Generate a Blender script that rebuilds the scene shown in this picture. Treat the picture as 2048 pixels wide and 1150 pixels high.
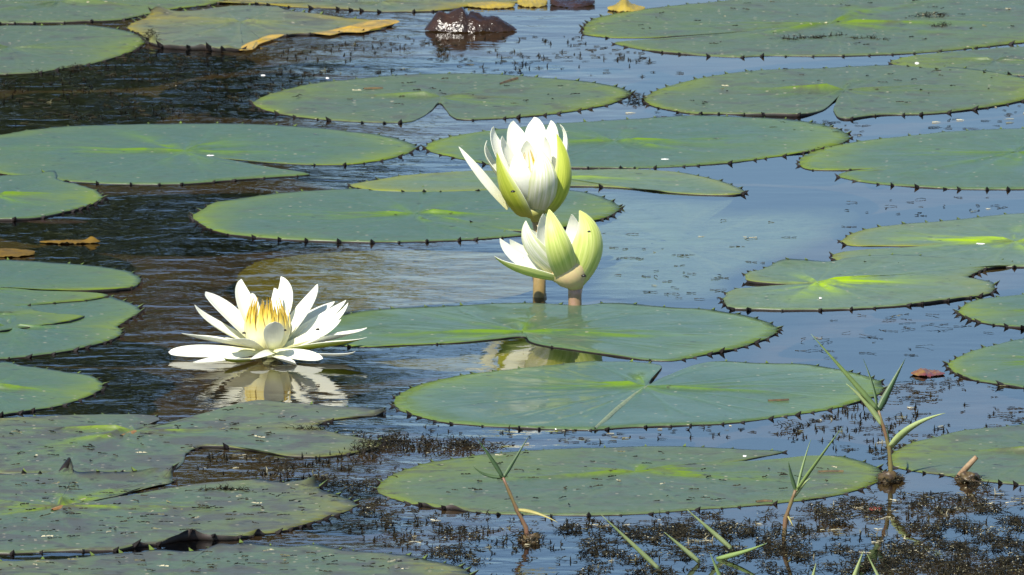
import bpy, math, random
import numpy as np
from mathutils import Vector, Matrix
R = math.radians
sc = bpy.context.scene
for o in list(bpy.data.objects): bpy.data.objects.remove(o)

# ---------------------------------------------------------------- camera
ELEV = R(7.8); DIST = 16.0; WIDTH = 0.92
CAM = Vector((0, -DIST*math.cos(ELEV), DIST*math.sin(ELEV)))
cd = bpy.data.cameras.new('camera'); cam = bpy.data.objects.new('camera', cd); sc.collection.objects.link(cam)
cam.location = CAM; cam.rotation_euler = (math.pi/2-ELEV, 0, 0)
cd.sensor_width = 36; cd.lens = 36*DIST/WIDTH; cd.clip_start = 0.5; cd.clip_end = 3000
cd.dof.use_dof = True; cd.dof.focus_distance = DIST-0.6; cd.dof.aperture_fstop = cd.lens/6.5
sc.camera = cam

# ---------------------------------------------------------------- world, sun, exposure
SUN_EL, SUN_AZ = 50, -152          # azimuth from +Y, positive towards +X
w = bpy.data.worlds.new('World'); sc.world = w; w.use_nodes = True
nt = w.node_tree; bg = nt.nodes['Background']
sky = nt.nodes.new('ShaderNodeTexSky'); sky.sky_type = 'NISHITA'; sky.sun_disc = False
sky.sun_elevation = R(SUN_EL); sky.sun_rotation = R(SUN_AZ)
sky.dust_density = 0.0; sky.ozone_density = 6.0; sky.air_density = 1.0
nt.links.new(sky.outputs[0], bg.inputs[0]); bg.inputs[1].default_value = 0.104
sl = bpy.data.lights.new('sun', 'SUN'); sun = bpy.data.objects.new('sun', sl); sc.collection.objects.link(sun)
sl.energy = 5.0; sl.angle = R(0.53); sl.color = (1.0, 0.95, 0.86)
S = Vector((math.sin(R(SUN_AZ))*math.cos(R(SUN_EL)), math.cos(R(SUN_AZ))*math.cos(R(SUN_EL)), math.sin(R(SUN_EL))))
sun.rotation_euler = S.to_track_quat('Z', 'Y').to_euler(); sun.location = S*30
vs = sc.view_settings; vs.view_transform = 'Standard'; vs.look = 'None'; vs.gamma = 1; vs.exposure = 0.55
vs.use_curve_mapping = False

# ---------------------------------------------------------------- measuring helpers
FWD = np.array([0, math.cos(ELEV), -math.sin(ELEV)]); UPV = np.array([0, math.sin(ELEV), math.cos(ELEV)])
CAMN = np.array(CAM)
def ray(px, py):
    k = WIDTH/2048/DIST
    d = FWD + np.array([1.0, 0, 0])*((px-1024)*k) + UPV*((575-py)*k)
    return d
def G(px, py, z=0.0):                # point of the photograph -> point on the level z
    d = ray(px, py); t = (z-CAMN[2])/d[2]
    return CAMN + d*t
def V(px, py, Y):                    # point of the photograph -> point on the upright plane at depth Y
    d = ray(px, py); t = (Y-CAMN[1])/d[1]
    return CAMN + d*t
PX = WIDTH/2048                      # about one photo pixel in metres

# ---------------------------------------------------------------- object helpers
def mesh_obj(name, verts, faces, mats, parent=None, smooth=True, mi=None, attrs=None):
    me = bpy.data.meshes.new(name)
    verts = np.asarray(verts, dtype=np.float64)
    me.from_pydata([tuple(v) for v in verts], [], faces)
    for m in (mats if isinstance(mats, (list, tuple)) else [mats]): me.materials.append(m)
    if mi is not None: me.polygons.foreach_set('material_index', np.asarray(mi, dtype=np.int32))
    if smooth: me.polygons.foreach_set('use_smooth', np.ones(len(me.polygons), dtype=bool))
    if attrs:
        for k, a in attrs.items():
            c = me.color_attributes.new(k, 'FLOAT_COLOR', 'POINT')
            c.data.foreach_set('color', np.asarray(a, dtype=np.float32).ravel())
    me.update()
    o = bpy.data.objects.new(name, me); sc.collection.objects.link(o)
    if parent is not None: o.parent = parent
    return o
def tag(o, label=None, cat=None, group=None, kind=None):
    if label: o['label'] = label
    if cat: o['category'] = cat
    if group: o['group'] = group
    if kind: o['kind'] = kind
    return o
def empty(name, loc, label, cat, group=None):
    o = bpy.data.objects.new(name, None); o.empty_display_size = 0.02; sc.collection.objects.link(o)
    o.location = Vector([float(c) for c in loc]); return tag(o, label, cat, group)

# ---------------------------------------------------------------- material helpers
def newmat(name):
    m = bpy.data.materials.new(name); m.use_nodes = True
    t = m.node_tree
    return m, t, t.nodes['Principled BSDF'], t.nodes['Material Output']
def N(t, typ, **kw):
    n = t.nodes.new(typ)
    for k, v in kw.items(): setattr(n, k, v)
    return n
def L(t, a, b): t.links.new(a, b)
def mixc(t, f, a, b, mode='MIX'):
    n = N(t, 'ShaderNodeMix', data_type='RGBA', blend_type=mode)
    for s, x in ((n.inputs[0], f), (n.inputs[6], a), (n.inputs[7], b)):
        if hasattr(x, 'is_output'): L(t, x, s)
        elif isinstance(x, (int, float)): s.default_value = x
        else: s.default_value = (*x, 1)
    return n.outputs[2]
def mth(t, op, a, b=None, clamp=False):
    n = N(t, 'ShaderNodeMath', operation=op, use_clamp=clamp)
    for s, x in zip(n.inputs, (a, b)):
        if x is None: continue
        if hasattr(x, 'is_output'): L(t, x, s)
        else: s.default_value = x
    return n.outputs[0]
def ramp(t, f, lo, hi):
    n = N(t, 'ShaderNodeMapRange'); n.clamp = True
    L(t, f, n.inputs[0]); n.inputs[1].default_value = lo; n.inputs[2].default_value = hi
    return n.outputs[0]
def noise(t, co, scale, detail=3, rough=.55, dist=0):
    n = N(t, 'ShaderNodeTexNoise'); n.inputs['Scale'].default_value = scale
    n.inputs['Detail'].default_value = detail; n.inputs['Roughness'].default_value = rough
    n.inputs['Distortion'].default_value = dist
    if co is not None: L(t, co, n.inputs['Vector'])
    return n.outputs[0]
def objco(t, rnd=True):
    tc = N(t, 'ShaderNodeTexCoord')
    if not rnd: return tc.outputs['Object']
    oi = N(t, 'ShaderNodeObjectInfo'); a = N(t, 'ShaderNodeVectorMath', operation='ADD')
    s = N(t, 'ShaderNodeVectorMath', operation='SCALE'); s.inputs[3].default_value = 1
    c = N(t, 'ShaderNodeCombineXYZ'); k = mth(t, 'MULTIPLY', oi.outputs['Random'], 37.0)
    L(t, k, c.inputs[0]); L(t, k, c.inputs[1])
    L(t, tc.outputs['Object'], a.inputs[0]); L(t, c.outputs[0], a.inputs[1])
    return a.outputs[0]
def simple(name, col, rough=.6, var=.3, scale=200, spec=.4, col2=None):
    m, t, b, out = newmat(name)
    co = objco(t); n = noise(t, co, scale)
    c2 = col2 or tuple(c*(1-var) for c in col)
    L(t, mixc(t, ramp(t, n, .35, .65), col, c2), b.inputs['Base Color'])
    b.inputs['Roughness'].default_value = rough; b.inputs['Specular IOR Level'].default_value = spec
    return m

def pad_material(name, green, bright, edge, age=.2, flecks=.3, rough=.34, spec=.38, ripple=1.0, film=0.0):
    """leaf skin: waxy green, lighter centre, folds and rim painted greener for weaker sky sheen, yellowing on old pads, algae stains and flecks"""
    m, t, b, out = newmat(name)
    at = N(t, 'ShaderNodeAttribute', attribute_name='pd'); sp = N(t, 'ShaderNodeSeparateColor'); L(t, at.outputs['Color'], sp.inputs[0])
    co = objco(t)
    big = noise(t, co, 9, 4); mid = noise(t, co, 45, 4); fine = noise(t, co, 320, 3, .7)
    c = mixc(t, ramp(t, big, .3, .7), green, tuple(g*s for g, s in zip(green, (1.18, 1.06, .95))))
    c = mixc(t, mth(t, 'MULTIPLY', ramp(t, fine, .35, .68), .55), c, (.13, .145, .085))
    c = mixc(t, mth(t, 'MULTIPLY', ramp(t, noise(t, co, 75, 4, .65), .46, .66), .5), c, (.045, .085, .028))
    c = mixc(t, mth(t, 'MULTIPLY', ramp(t, noise(t, co, 210, 3, .6), .58, .72), .5), c, (.028, .055, .035))
    patchy = noise(t, co, 30, 4, .6, .5)
    stk = mth(t, 'MULTIPLY', sp.outputs[1], ramp(t, patchy, .32, .54))
    c = mixc(t, mth(t, 'MULTIPLY', at.outputs['Alpha'], .3), c, tuple(g*k for g, k in zip(green, (1.9, 1.5, 1.0))))
    c = mixc(t, stk, c, bright)
    edg = mth(t, 'MULTIPLY', sp.outputs[2], ramp(t, mid, .18, .5))
    c = mixc(t, edg, c, edge)
    # stains: soft purplish-brown blotches, more with age
    st = ramp(t, noise(t, co, 24, 5, .65, .6), .60-.13*age, .70-.11*age)
    c = mixc(t, mth(t, 'MULTIPLY', st, min(1, .25+.6*age)), c, (.068, .066, .046))
    # small dark debris and pale flecks
    dk = ramp(t, noise(t, co, 62, 4, .62), .665-.075*flecks, .715-.06*flecks)
    c = mixc(t, mth(t, 'MULTIPLY', dk, .85), c, (.03, .028, .018))
    vo = N(t, 'ShaderNodeTexVoronoi'); vo.inputs['Scale'].default_value = 110; L(t, co, vo.inputs['Vector'])
    pk = mth(t, 'MULTIPLY', mth(t, 'LESS_THAN', vo.outputs['Distance'], .17), mth(t, 'LESS_THAN', N_sep(t, vo.outputs['Color']), .10+.25*flecks))
    c = mixc(t, mth(t, 'MULTIPLY', pk, .8), c, (.33, .29, .19))
    L(t, c, b.inputs['Base Color'])
    ro = mth(t, 'ADD', mth(t, 'ADD', rough-.10, mth(t, 'MULTIPLY', patchy, .24)), mth(t, 'MULTIPLY', fine, .10)); L(t, ro, b.inputs['Roughness'])
    sv = mth(t, 'MULTIPLY', mth(t, 'SUBTRACT', 1.0, mth(t, 'MULTIPLY', mth(t, 'MAXIMUM', stk, edg), .75)), spec)
    L(t, sv, b.inputs['Specular IOR Level'])
    bp = N(t, 'ShaderNodeBump'); bp.inputs['Strength'].default_value = 1; bp.inputs['Distance'].default_value = .0006*ripple
    mp = N(t, 'ShaderNodeMapping'); mp.inputs['Scale'].default_value = (.55, 1, 1); L(t, co, mp.inputs[0])
    h = mth(t, 'ADD', noise(t, mp.outputs[0], 60, 2), mth(t, 'MULTIPLY', fine, .12))
    L(t, h, bp.inputs['Height']); L(t, bp.outputs[0], b.inputs['Normal'])
    if film:
        b.inputs['Coat Weight'].default_value = film; b.inputs['Coat Roughness'].default_value = .05; b.inputs['Coat IOR'].default_value = 1.33
        b2 = N(t, 'ShaderNodeBump'); b2.inputs['Distance'].default_value = .00035; L(t, noise(t, mp.outputs[0], 38, 2), b2.inputs['Height']); L(t, b2.outputs[0], b.inputs['Coat Normal'])
    return m
def N_sep(t, col):
    s = N(t, 'ShaderNodeSeparateColor'); L(t, col, s.inputs[0]); return s.outputs[0]

GREEN = (.036, .091, .051)
M_pad = pad_material('pad_skin', GREEN, (.105, .185, .014), (.13, .18, .018), .2, .25)
M_pad_far = pad_material('pad_skin_dusty', (.053, .092, .052), (.11, .175, .015), (.13, .17, .02), .6, .6, rough=.4)
M_pad_old = pad_material('pad_skin_stained', (.056, .094, .052), (.15, .22, .015), (.15, .15, .03), 1.05, 1.0, rough=.38)
M_pad_yel = pad_material('pad_skin_yellowing', (.085, .118, .068), (.2, .2, .02), (.22, .18, .02), .7, .6, rough=.4)
M_pad_wet = pad_material('pad_skin_wet', GREEN, (.105, .185, .014), (.12, .175, .02), .12, .15, rough=.4, spec=.2, ripple=.8, film=.22)
M_pad_cup = pad_material('pad_skin_new', (.08, .14, .075), (.24, .36, .010), (.17, .19, .03), .2, .2)
M_under = simple('pad_underside', (.026, .016, .013), .6, .5, 120, col2=(.012, .011, .008))
M_tooth = simple('tooth_dark', (.022, .016, .014), .55, .4, 300)
M_toothg = simple('tooth_green', (.12, .17, .03), .5, .3, 300)
M_sub = pad_material('sunken_pad', (.34, .36, .045), (.40, .42, .05), (.34, .34, .05), .45, .2, rough=.7, spec=.1)
def fade_rim(m):
    t = m.node_tree; out = t.nodes['Material Output']; b = t.nodes['Principled BSDF']
    at = N(t, 'ShaderNodeAttribute', attribute_name='pd'); sp = N(t, 'ShaderNodeSeparateColor'); L(t, at.outputs['Color'], sp.inputs[0])
    n = noise(t, objco(t), 14, 3); f = ramp(t, mth(t, 'ADD', sp.outputs[0], mth(t, 'MULTIPLY', n, .3)), 1.16, .86)
    mx = N(t, 'ShaderNodeMixShader'); tr = N(t, 'ShaderNodeBsdfTransparent'); L(t, f, mx.inputs[0]); L(t, tr.outputs[0], mx.inputs[1]); L(t, b.outputs[0], mx.inputs[2]); L(t, mx.outputs[0], out.inputs['Surface'])
M_sub2 = pad_material('sunken_pad_pale', (.24, .42, .30), (.26, .42, .24), (.26, .38, .18), .15, .1, rough=.7, spec=.1)

fade_rim(M_sub2)

# ---------------------------------------------------------------- the setting: ground, water, far wood
def build_ground():
    xs = np.concatenate([[-600, -200, -80], np.linspace(-30, 30, 25), [80, 200, 600]])
    ys = np.concatenate([[-300, -80, -40], np.linspace(-24, -18, 7), np.linspace(-15, 24, 14), np.linspace(26, 34, 9), [40, 60, 120, 300, 1500]])
    vs_, fs = [], []
    for y in ys:
        for x in xs:
            z = -.075
            if y > 26: z = -.075 + .55*min(1, (y-26)/4) + .05*math.sin(x*.7)
            if y < -18: z = -.075 + .4*min(1, (-18-y)/3)
            if abs(x) > 40: z = max(z, .4)
            vs_.append((x, y, z))
    n = len(xs)
    for j in range(len(ys)-1):
        for i in range(n-1): fs.append((j*n+i, j*n+i+1, (j+1)*n+i+1, (j+1)*n+i))
    m, t, b, out = newmat('mud')
    co = objco(t, False)
    n1 = noise(t, co, 14, 6, .7); n2 = noise(t, co, 60, 4, .7); n3 = noise(t, co, 4, 3)
    c = mixc(t, ramp(t, n1, .35, .65), (.034, .024, .015), (.12, .080, .038))
    c = mixc(t, ramp(t, n2, .55, .7), c, (.03, .025, .02))
    c = mixc(t, ramp(t, n3, .5, .68), c, (.12, .10, .035))
    sx = N(t, 'ShaderNodeSeparateXYZ'); L(t, co, sx.inputs[0])
    c = mixc(t, ramp(t, sx.outputs[2], .02, .12), c, (.06, .085, .03))
    L(t, c, b.inputs['Base Color']); b.inputs['Roughness'].default_value = .9
    o = mesh_obj('ground', vs_, fs, m); o['kind'] = 'structure'
build_ground()

def build_water():
    m, t, b, out = newmat('pond_water'); t.nodes.remove(b)
    co = objco(t, False)
    mp = N(t, 'ShaderNodeMapping'); mp.inputs['Scale'].default_value = (.6, 1, 1); mp.inputs['Rotation'].default_value = (0, 0, R(6)); L(t, co, mp.inputs[0])
    sx = N(t, 'ShaderNodeSeparateXYZ'); L(t, co, sx.inputs[0])
    # breeze: the ripples are livelier on the left and die out among the pads on the right
    wx = ramp(t, sx.outputs[0], .17, -.05)
    patch = ramp(t, noise(t, co, 3.2, 2), .38, .62)
    amp = mth(t, 'ADD', mth(t, 'MULTIPLY', wx, .85), mth(t, 'MULTIPLY', patch, .12))
    amp = mth(t, 'ADD', amp, .03)
    h = mth(t, 'ADD', noise(t, mp.outputs[0], 20, 1.2, .45, .4), mth(t, 'MULTIPLY', noise(t, mp.outputs[0], 58, 2, .55), .34))
    vd = N(t, 'ShaderNodeVectorMath', operation='DISTANCE'); L(t, co, vd.inputs[0]); q = G(560, 765); vd.inputs[1].default_value = (q[0], q[1], 0)
    lee = ramp(t, vd.outputs['Value'], .04, .20)        # sheltered water in the lee of the open flower
    vd2 = N(t, 'ShaderNodeVectorMath', operation='DISTANCE'); L(t, co, vd2.inputs[0]); q = G(1090, 712); vd2.inputs[1].default_value = (q[0], q[1], 0)
    lee = mth(t, 'MULTIPLY', lee, ramp(t, vd2.outputs['Value'], .06, .16))   # and inside the notch of the pad under the buds
    amp = mth(t, 'MULTIPLY', amp, mth(t, 'ADD', .16, mth(t, 'MULTIPLY', lee, .84)))
    h = mth(t, 'MULTIPLY', h, amp)
    bp = N(t, 'ShaderNodeBump'); bp.inputs['Strength'].default_value = 1; bp.inputs['Distance'].default_value = .0015
    L(t, h, bp.inputs['Height'])
    tr = N(t, 'ShaderNodeBsdfTransparent'); tr.inputs[0].default_value = (.58, .52, .42, 1)
    gl = N(t, 'ShaderNodeBsdfGlossy'); gl.inputs['Roughness'].default_value = .015
    fr = N(t, 'ShaderNodeFresnel'); fr.inputs['IOR'].default_value = 1.333
    L(t, bp.outputs[0], gl.inputs['Normal']); L(t, bp.outputs[0], fr.inputs['Normal'])
    mx = N(t, 'ShaderNodeMixShader'); L(t, fr.outputs[0], mx.inputs[0]); L(t, tr.outputs[0], mx.inputs[1]); L(t, gl.outputs[0], mx.inputs[2])
    L(t, mx.outputs[0], out.inputs['Surface'])
    o = mesh_obj('water', [(-45, -25, 0), (45, -25, 0), (45, 31, 0), (-45, 31, 0)], [(0, 1, 2, 3)], m); o['kind'] = 'structure'
build_water()

def build_wood():
    rng = np.random.default_rng(5)
    m, t, b, out = newmat('far_leaves'); co = objco(t, False)
    L(t, mixc(t, ramp(t, noise(t, co, 3, 4), .35, .65), (.035, .055, .02), (.075, .10, .03)), b.inputs['Base Color']); b.inputs['Roughness'].default_value = .6
    vs_, fs = [], []
    def leafball(cx, cy, cz, r, n):
        for _ in range(n):
            d = rng.normal(size=3); d /= np.linalg.norm(d); p = np.array([cx, cy, cz]) + d*r*rng.uniform(.35, 1.0)*np.array([1, 1, .85])
            if p[2] < .2: continue
            a = rng.normal(size=3); a /= np.linalg.norm(a); c = np.cross(a, d); c /= np.linalg.norm(c)+1e-9; s = rng.uniform(.06, .13)
            k = len(vs_); vs_.extend([p-a*s, p+c*s*.55, p+a*s, p-c*s*.55]); fs.append((k, k+1, k+2, k+3))
    def trunk(x, y, h, r):
        k = len(vs_)
        for z, rr in ((.1, r), (h*.5, r*.75), (h, r*.3)):
            for i in range(6): vs_.append(np.array([x+rr*math.cos(i*R(60)), y+rr*math.sin(i*R(60)), z]))
        for j in range(2):
            for i in range(6): fs.append((k+j*6+i, k+j*6+(i+1) % 6, k+j*6+6+(i+1) % 6, k+j*6+6+i))
    x = -7.0
    while x < -.3:
        top = 4.5 + rng.uniform(-.2, .25) + .78*max(0, min(1, (x+2.2)/1.4)); y = 29+rng.uniform(-.3, .8)
        trunk(x, y, top*.8, .12)
        for z in np.arange(.7, top-.3, .6): leafball(x+rng.uniform(-.2, .2), y, z, .62, 170)
        leafball(x, y, top-.5, .5, 170)
        x += rng.uniform(.42, .55)
    x = -.6
    while x < 7:
        leafball(x, 29.3, .9, .6, 130); leafball(x, 29.5, 1.6+rng.uniform(-.3, .3), .55, 130); x += .5
    o = mesh_obj('far_wood', vs_, fs, m, smooth=False); o['kind'] = 'stuff'
    o['label'] = 'dark leafy wood on the far bank that darkens the water'
build_wood()

# ---------------------------------------------------------------- lily pads
def spline(pts, step):
    """closed centripetal Catmull-Rom through pts, then resampled every step metres"""
    P = np.asarray(pts); n = len(P); out = []
    for i in range(n):
        p0, p1, p2, p3 = P[(i-1) % n], P[i], P[(i+1) % n], P[(i+2) % n]
        d1 = max(np.linalg.norm(p1-p0), 1e-6)**.5; d2 = max(np.linalg.norm(p2-p1), 1e-6)**.5; d3 = max(np.linalg.norm(p3-p2), 1e-6)**.5
        m1 = (p2-p1 + d2*((p1-p0)/d1 - (p2-p0)/(d1+d2))) if d1 > 1e-4 else p2-p1
        m2 = (p2-p1 + d2*((p3-p2)/d3 - (p3-p1)/(d2+d3))) if d3 > 1e-4 else p2-p1
        m1 = m1 if np.linalg.norm(m1) < 3*d2*d2 else p2-p1; m2 = m2 if np.linalg.norm(m2) < 3*d2*d2 else p2-p1
        ln = d2*d2; k = max(2, int(ln/step))
        u = (np.arange(k)/k)[:, None]
        out.append((2*u**3-3*u**2+1)*p1 + (u**3-2*u**2+u)*m1 + (-2*u**3+3*u**2)*p2 + (u**3-u**2)*m2)
    Q = np.concatenate(out)
    d = np.linalg.norm(np.roll(Q, -1, 0)-Q, axis=1); s = np.concatenate([[0], np.cumsum(d)])
    Lt = s[-1]; n2 = max(60, int(Lt/step)); Qc = np.vstack([Q, Q[:1]])
    si = np.arange(n2)*Lt/n2
    return np.stack([np.interp(si, s, Qc[:, 0]), np.interp(si, s, Qc[:, 1])], 1), Lt
def wob(rng, k, n=6):
    a = rng.uniform(.4, 1, n); kx = rng.normal(size=(n, 2))*k; ph = rng.uniform(0, 6.28, n)
    return lambda p: sum(a[i]*np.sin(p[..., 0]*kx[i, 0]+p[..., 1]*kx[i, 1]+ph[i]) for i in range(n))/n**.5

pad_count = 0
def pad(label, pts, centre, mat=None, z=.0012, seed=None, name='lily_pad', group='lily pads floating on the pond', cat='lily pad',
        teeth=True, lifts=(), flat=1.0, streak=1.0, edgey=1.0, curl=.0009, stepm=.0022, ringn=16, sink=None, tooth_size=1.0, centre_patch=True, rim=True):
    global pad_count; pad_count += 1
    rng = np.random.default_rng(seed if seed is not None else pad_count*7+3)
    c = G(*centre, z); W = np.array([G(px, py, z)[:2] for px, py in pts]) - c[:2]
    area = .5*np.sum(W[:, 0]*np.roll(W[:, 1], -1)-np.roll(W[:, 0], -1)*W[:, 1])
    if area < 0: W = W[::-1]
    E, Lt = spline(W, stepm); n = len(E)
    rad = np.linalg.norm(E, axis=1); rdir = E/np.maximum(rad, 1e-5)[:, None]
    tan = np.roll(E, -1, 0)-np.roll(E, 1, 0); tan /= np.linalg.norm(tan, axis=1)[:, None]+1e-9
    nor = np.stack([tan[:, 1], -tan[:, 0]], 1)
    isrim = (np.abs(np.sum(tan*rdir, 1)) < .9) & (rad > .30*rad.max())
    # teeth
    step = Lt/n; tp = []; s = rng.uniform(0, .01)
    while s < Lt:
        i = int(s/step) % n
        if isrim[i]: tp.append(i)
        s += rng.uniform(.014, .036)
    idx = np.arange(n); dm = np.full(n, 1.0)
    for i in tp: dm = np.minimum(dm, np.minimum((idx-i) % n, (i-idx) % n)*step)
    off = (.0019*np.exp(-dm/.0032) - .0007)*isrim*tooth_size
    wj = wob(rng, 130); off = off + .0007*wj(E)*isrim
    E = E + nor*off[:, None]
    rad = np.linalg.norm(E, axis=1)
    tt = np.linspace(0, 1, ringn+1)[1:]**.85
    P = (E[None]*tt[:, None, None]).reshape(-1, 2); T = np.repeat(tt, n)
    P = np.vstack([[[0, 0]], P]); T = np.concatenate([[0], T])
    TH = np.arctan2(P[:, 1], P[:, 0])
    # gathered veins round the middle: soft radial ridges, their weaker sky sheen painted as bright green
    st = np.zeros(len(P)); rid = np.zeros(len(P))
    for _ in range(11):
        th0 = rng.uniform(-3.14, 3.14); wd = rng.uniform(.07, .2); reach = rng.uniform(.2, .6); am = rng.uniform(.5, 1.1)
        dth = np.angle(np.exp(1j*(TH-th0-.4*T*rng.normal())))
        g = am*np.exp(-(dth/wd)**2)*np.exp(-(T/reach)**2)*np.clip(T/.06, 0, 1)
        st += g; rid += g*rng.choice([1, 1, -.4])
    for sgn, rr in ((0, .45), (math.pi, .5)):       # two long side ridges across the line of sight, weaker sky sheen painted likewise
        dth = np.angle(np.exp(1j*(TH-sgn-.12*rng.normal())))
        g = 1.0*np.exp(-(dth/.3)**2)*(.55+.45*np.sin(TH*23+T*14+rng.uniform(0,6)))*np.exp(-(T/rr)**2)
        st += g; rid += .6*g
    st = np.clip(st*streak, 0, 1)
    if centre_patch: st = np.maximum(st, streak*np.exp(-(T/.07)**2))
    edist = (1-T)*np.concatenate([[rad.max()], np.tile(rad, ringn)])
    we = wob(rng, 22); eb = 1.3*np.exp(-edist/(.034*(1+.7*np.clip(we(P), -1, 1))))*edgey*(.16+.84*np.abs(np.cos(TH))**2.5)  # rim painted greener at the side ends, where curling weakens the sky sheen
    w1, w2 = wob(rng, 16), wob(rng, 55)
    zz = flat*(.0015*w1(P)*T + .0005*w2(P) + .0026*rid)
    zz = np.maximum(zz, -.0007)*(1-.75*np.exp(-edist/.012))
    vein = np.zeros(len(P))
    for q in range(17):
        th0 = q/17*6.283+rng.normal()*.08; sp_ = rng.uniform(.08, .2)
        for sg in (-1, 1):
            d = np.abs(np.angle(np.exp(1j*(TH-th0-sg*sp_*np.clip(T-.45, 0, 1)))))*T
            vein = np.maximum(vein, np.exp(-(d/.011)**2)*np.clip((1.0-T)/.3, 0, 1)*np.clip(T/.1, 0, 1))
    zz = zz + .0003*vein*flat
    we2 = wob(rng, 45); zz = zz + curl*np.clip(we2(P), 0, 1)**2*np.exp(-edist/.014)
    zz = zz - min(.0007, z*.55)*np.exp(-edist/.004)
    for lx, ly, lr, lh in lifts:
        q = G(lx, ly, z)[:2]-c[:2]; d = np.linalg.norm(P-q, axis=1)
        zz = zz + lh*np.exp(-(d/lr)**2)*np.exp(-edist/.02)
    if sink is not None:
        q0, q1, dep = G(*sink[0])[:2]-c[:2], G(*sink[1])[:2]-c[:2], sink[2]
        u = np.clip((P-q0)@(q1-q0)/np.sum((q1-q0)**2), 0, 1); zz = zz - dep*u*u*(3-2*u)
    verts = np.column_stack([P, zz]); faces = []; mi = []
    for i in range(n): faces.append((0, 1+i, 1+(i+1) % n)); mi.append(0)
    for j in range(ringn-1):
        a0 = 1+j*n; b0 = a0+n
        for i in range(n):
            k = (i+1) % n; faces.append((a0+i, b0+i, b0+k, a0+k)); mi.append(0)
    if rim:
        a0 = 1+(ringn-1)*n; rz = verts[a0:, 2]
        low = np.column_stack([verts[a0:, :2]-nor*(.0006+.9*np.clip(rz+z, 0, 1))[:, None], np.minimum(-z-.0015, rz-.0012)])
        b0 = len(verts); verts = np.vstack([verts, low])
        for i in range(n): faces.append((a0+i, b0+i, b0+(i+1) % n, a0+(i+1) % n)); mi.append(1)
    pdv = np.zeros((len(verts), 4)); m0 = len(P); pdv[:m0, 0] = T; pdv[:m0, 1] = st; pdv[:m0, 2] = np.clip(eb, 0, 1); pdv[:m0, 3] = vein
    o = mesh_obj(name, verts, faces, [mat or M_pad, M_under], mi=mi, attrs={'pd': pdv})
    o.location = Vector([float(v) for v in c])
    tag(o, label, cat, group)
    if teeth and tp:
        tv, tf, tm = [], [], []
        a0 = 1+(ringn-1)*n
        for i in tp:
            p = np.array(verts[a0+i]); nn = np.array([*nor[i], 0]); ta = np.array([*tan[i], 0])
            sz = tooth_size*rng.uniform(.35, 1.25)*(.6 if nor[i][1] > .2 else 1)
            hw, le, up = .0021*sz, .0036*sz, .0030*sz*rng.uniform(.5, 1.3)
            base = p - nn*.0018
            k = len(tv)
            tip = base + nn*(.0018+le) + np.array([0, 0, up]) + ta*rng.normal()*.0008
            tv += [base-ta*hw+[0, 0, .0003], base+ta*hw+[0, 0, .0003], tip, p+nn*.0003-ta*hw*.6+[0, 0, -.0022], p+nn*.0003+ta*hw*.6+[0, 0, -.0022]]
            tf += [(k, k+1, k+2), (k+3, k, k+2), (k+1, k+4, k+2), (k+4, k+3, k+2)]; tm += [1, 0, 0, 0]
        to = mesh_obj('marginal_teeth', tv, tf, [M_tooth, M_toothg], parent=o, smooth=False, mi=tm); to['kind'] = 'stuff'
    return o

def strip_on(name, pts, wid, mat, z, parent=None, thick=.0006):
    """thin raised ribbon along photo points lying at level z (a rib, a twig, a stain of weed)"""
    P = np.array([G(px, py, z) for px, py in pts]); org = np.array(parent.location) if parent else P[0]
    vs_, fs = [], []
    for i, p in enumerate(P):
        d = P[min(i+1, len(P)-1)]-P[max(i-1, 0)]; d /= np.linalg.norm(d); s = np.array([-d[1], d[0], 0])
        wv = wid*(1 if 0 < i < len(P)-1 else .4)
        for a, h in ((-1, -.0006), (-.4, thick), (.4, thick), (1, -.0006)): vs_.append(p-org+s*a*wv+np.array([0, 0, h]))
    for i in range(len(P)-1):
        for j in range(3): fs.append((i*4+j, i*4+j+1, i*4+4+j+1, i*4+4+j))
    o = mesh_obj(name, vs_, fs, mat, parent=parent)
    if parent is None: o.location = Vector([float(v) for v in org])
    return o

# front and middle pads
p1 = pad('broad green pad in front of the buds with a pale diagonal rib',
    [(1301,767),(1305,752),(1318,728),(1250,722),(1180,724),(1120,728),(1050,735),(930,748),(850,765),(810,780),(788,800),(800,818),(830,829),(880,842),(950,849),(1050,855),(1110,857),(1180,858),(1260,853),(1350,850),(1440,846),(1485,842),(1588,828),(1656,818),(1704,806),(1752,790),(1767,770),(1745,755),(1691,740),(1601,726),(1523,724),(1430,721),(1345,747)],
    (1290,775), M_pad_wet, seed=11)
M_rib = simple('pale_rib', (.22, .26, .13), .5, .3, 150)
strip_on('midrib', [(1296,772),(1270,788),(1235,815),(1210,838),(1190,856)], .0022, M_rib, .0019, p1, .0009)
pad('green pad directly under the buds, its notch facing the viewer and holding their reflection',
    [(1045,672),(1060,682),(1085,689),(1153,699),(1201,706),(1290,718),(1340,720),(1416,707),(1475,695),(1540,673),(1556,655),(1499,632),(1410,616),(1373,614),(1284,609),(1215,604),(1164,608),(1061,604),(965,606),(862,613),(794,616),(739,621),(690,628),(640,640),(612,662),(650,685),(725,692),(794,689),(914,684),(992,677)],
    (1045,664), M_pad_wet, seed=12, streak=1.25)
pad('wide pad at lower centre behind two grass shoots, yellow-green stripe across its middle',
    [(1451,929),(1505,915),(1566,901),(1500,897),(1430,893),(1330,890),(1200,893),(1090,897),(1000,903),(930,912),(850,925),(790,945),(754,972),(762,986),(800,1000),(845,1010),(927,1020),(1000,1026),(1085,1028),(1200,1029),(1300,1025),(1382,1018),(1485,1011),(1588,1001),(1656,992),(1725,975),(1756,961),(1764,950),(1755,932),(1720,919),(1677,910),(1610,912),(1550,919)],
    (1270,945), M_pad_far, seed=13, streak=1.15, lifts=((905,1017,.01,.004),(850,1010,.008,.003)))
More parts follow.
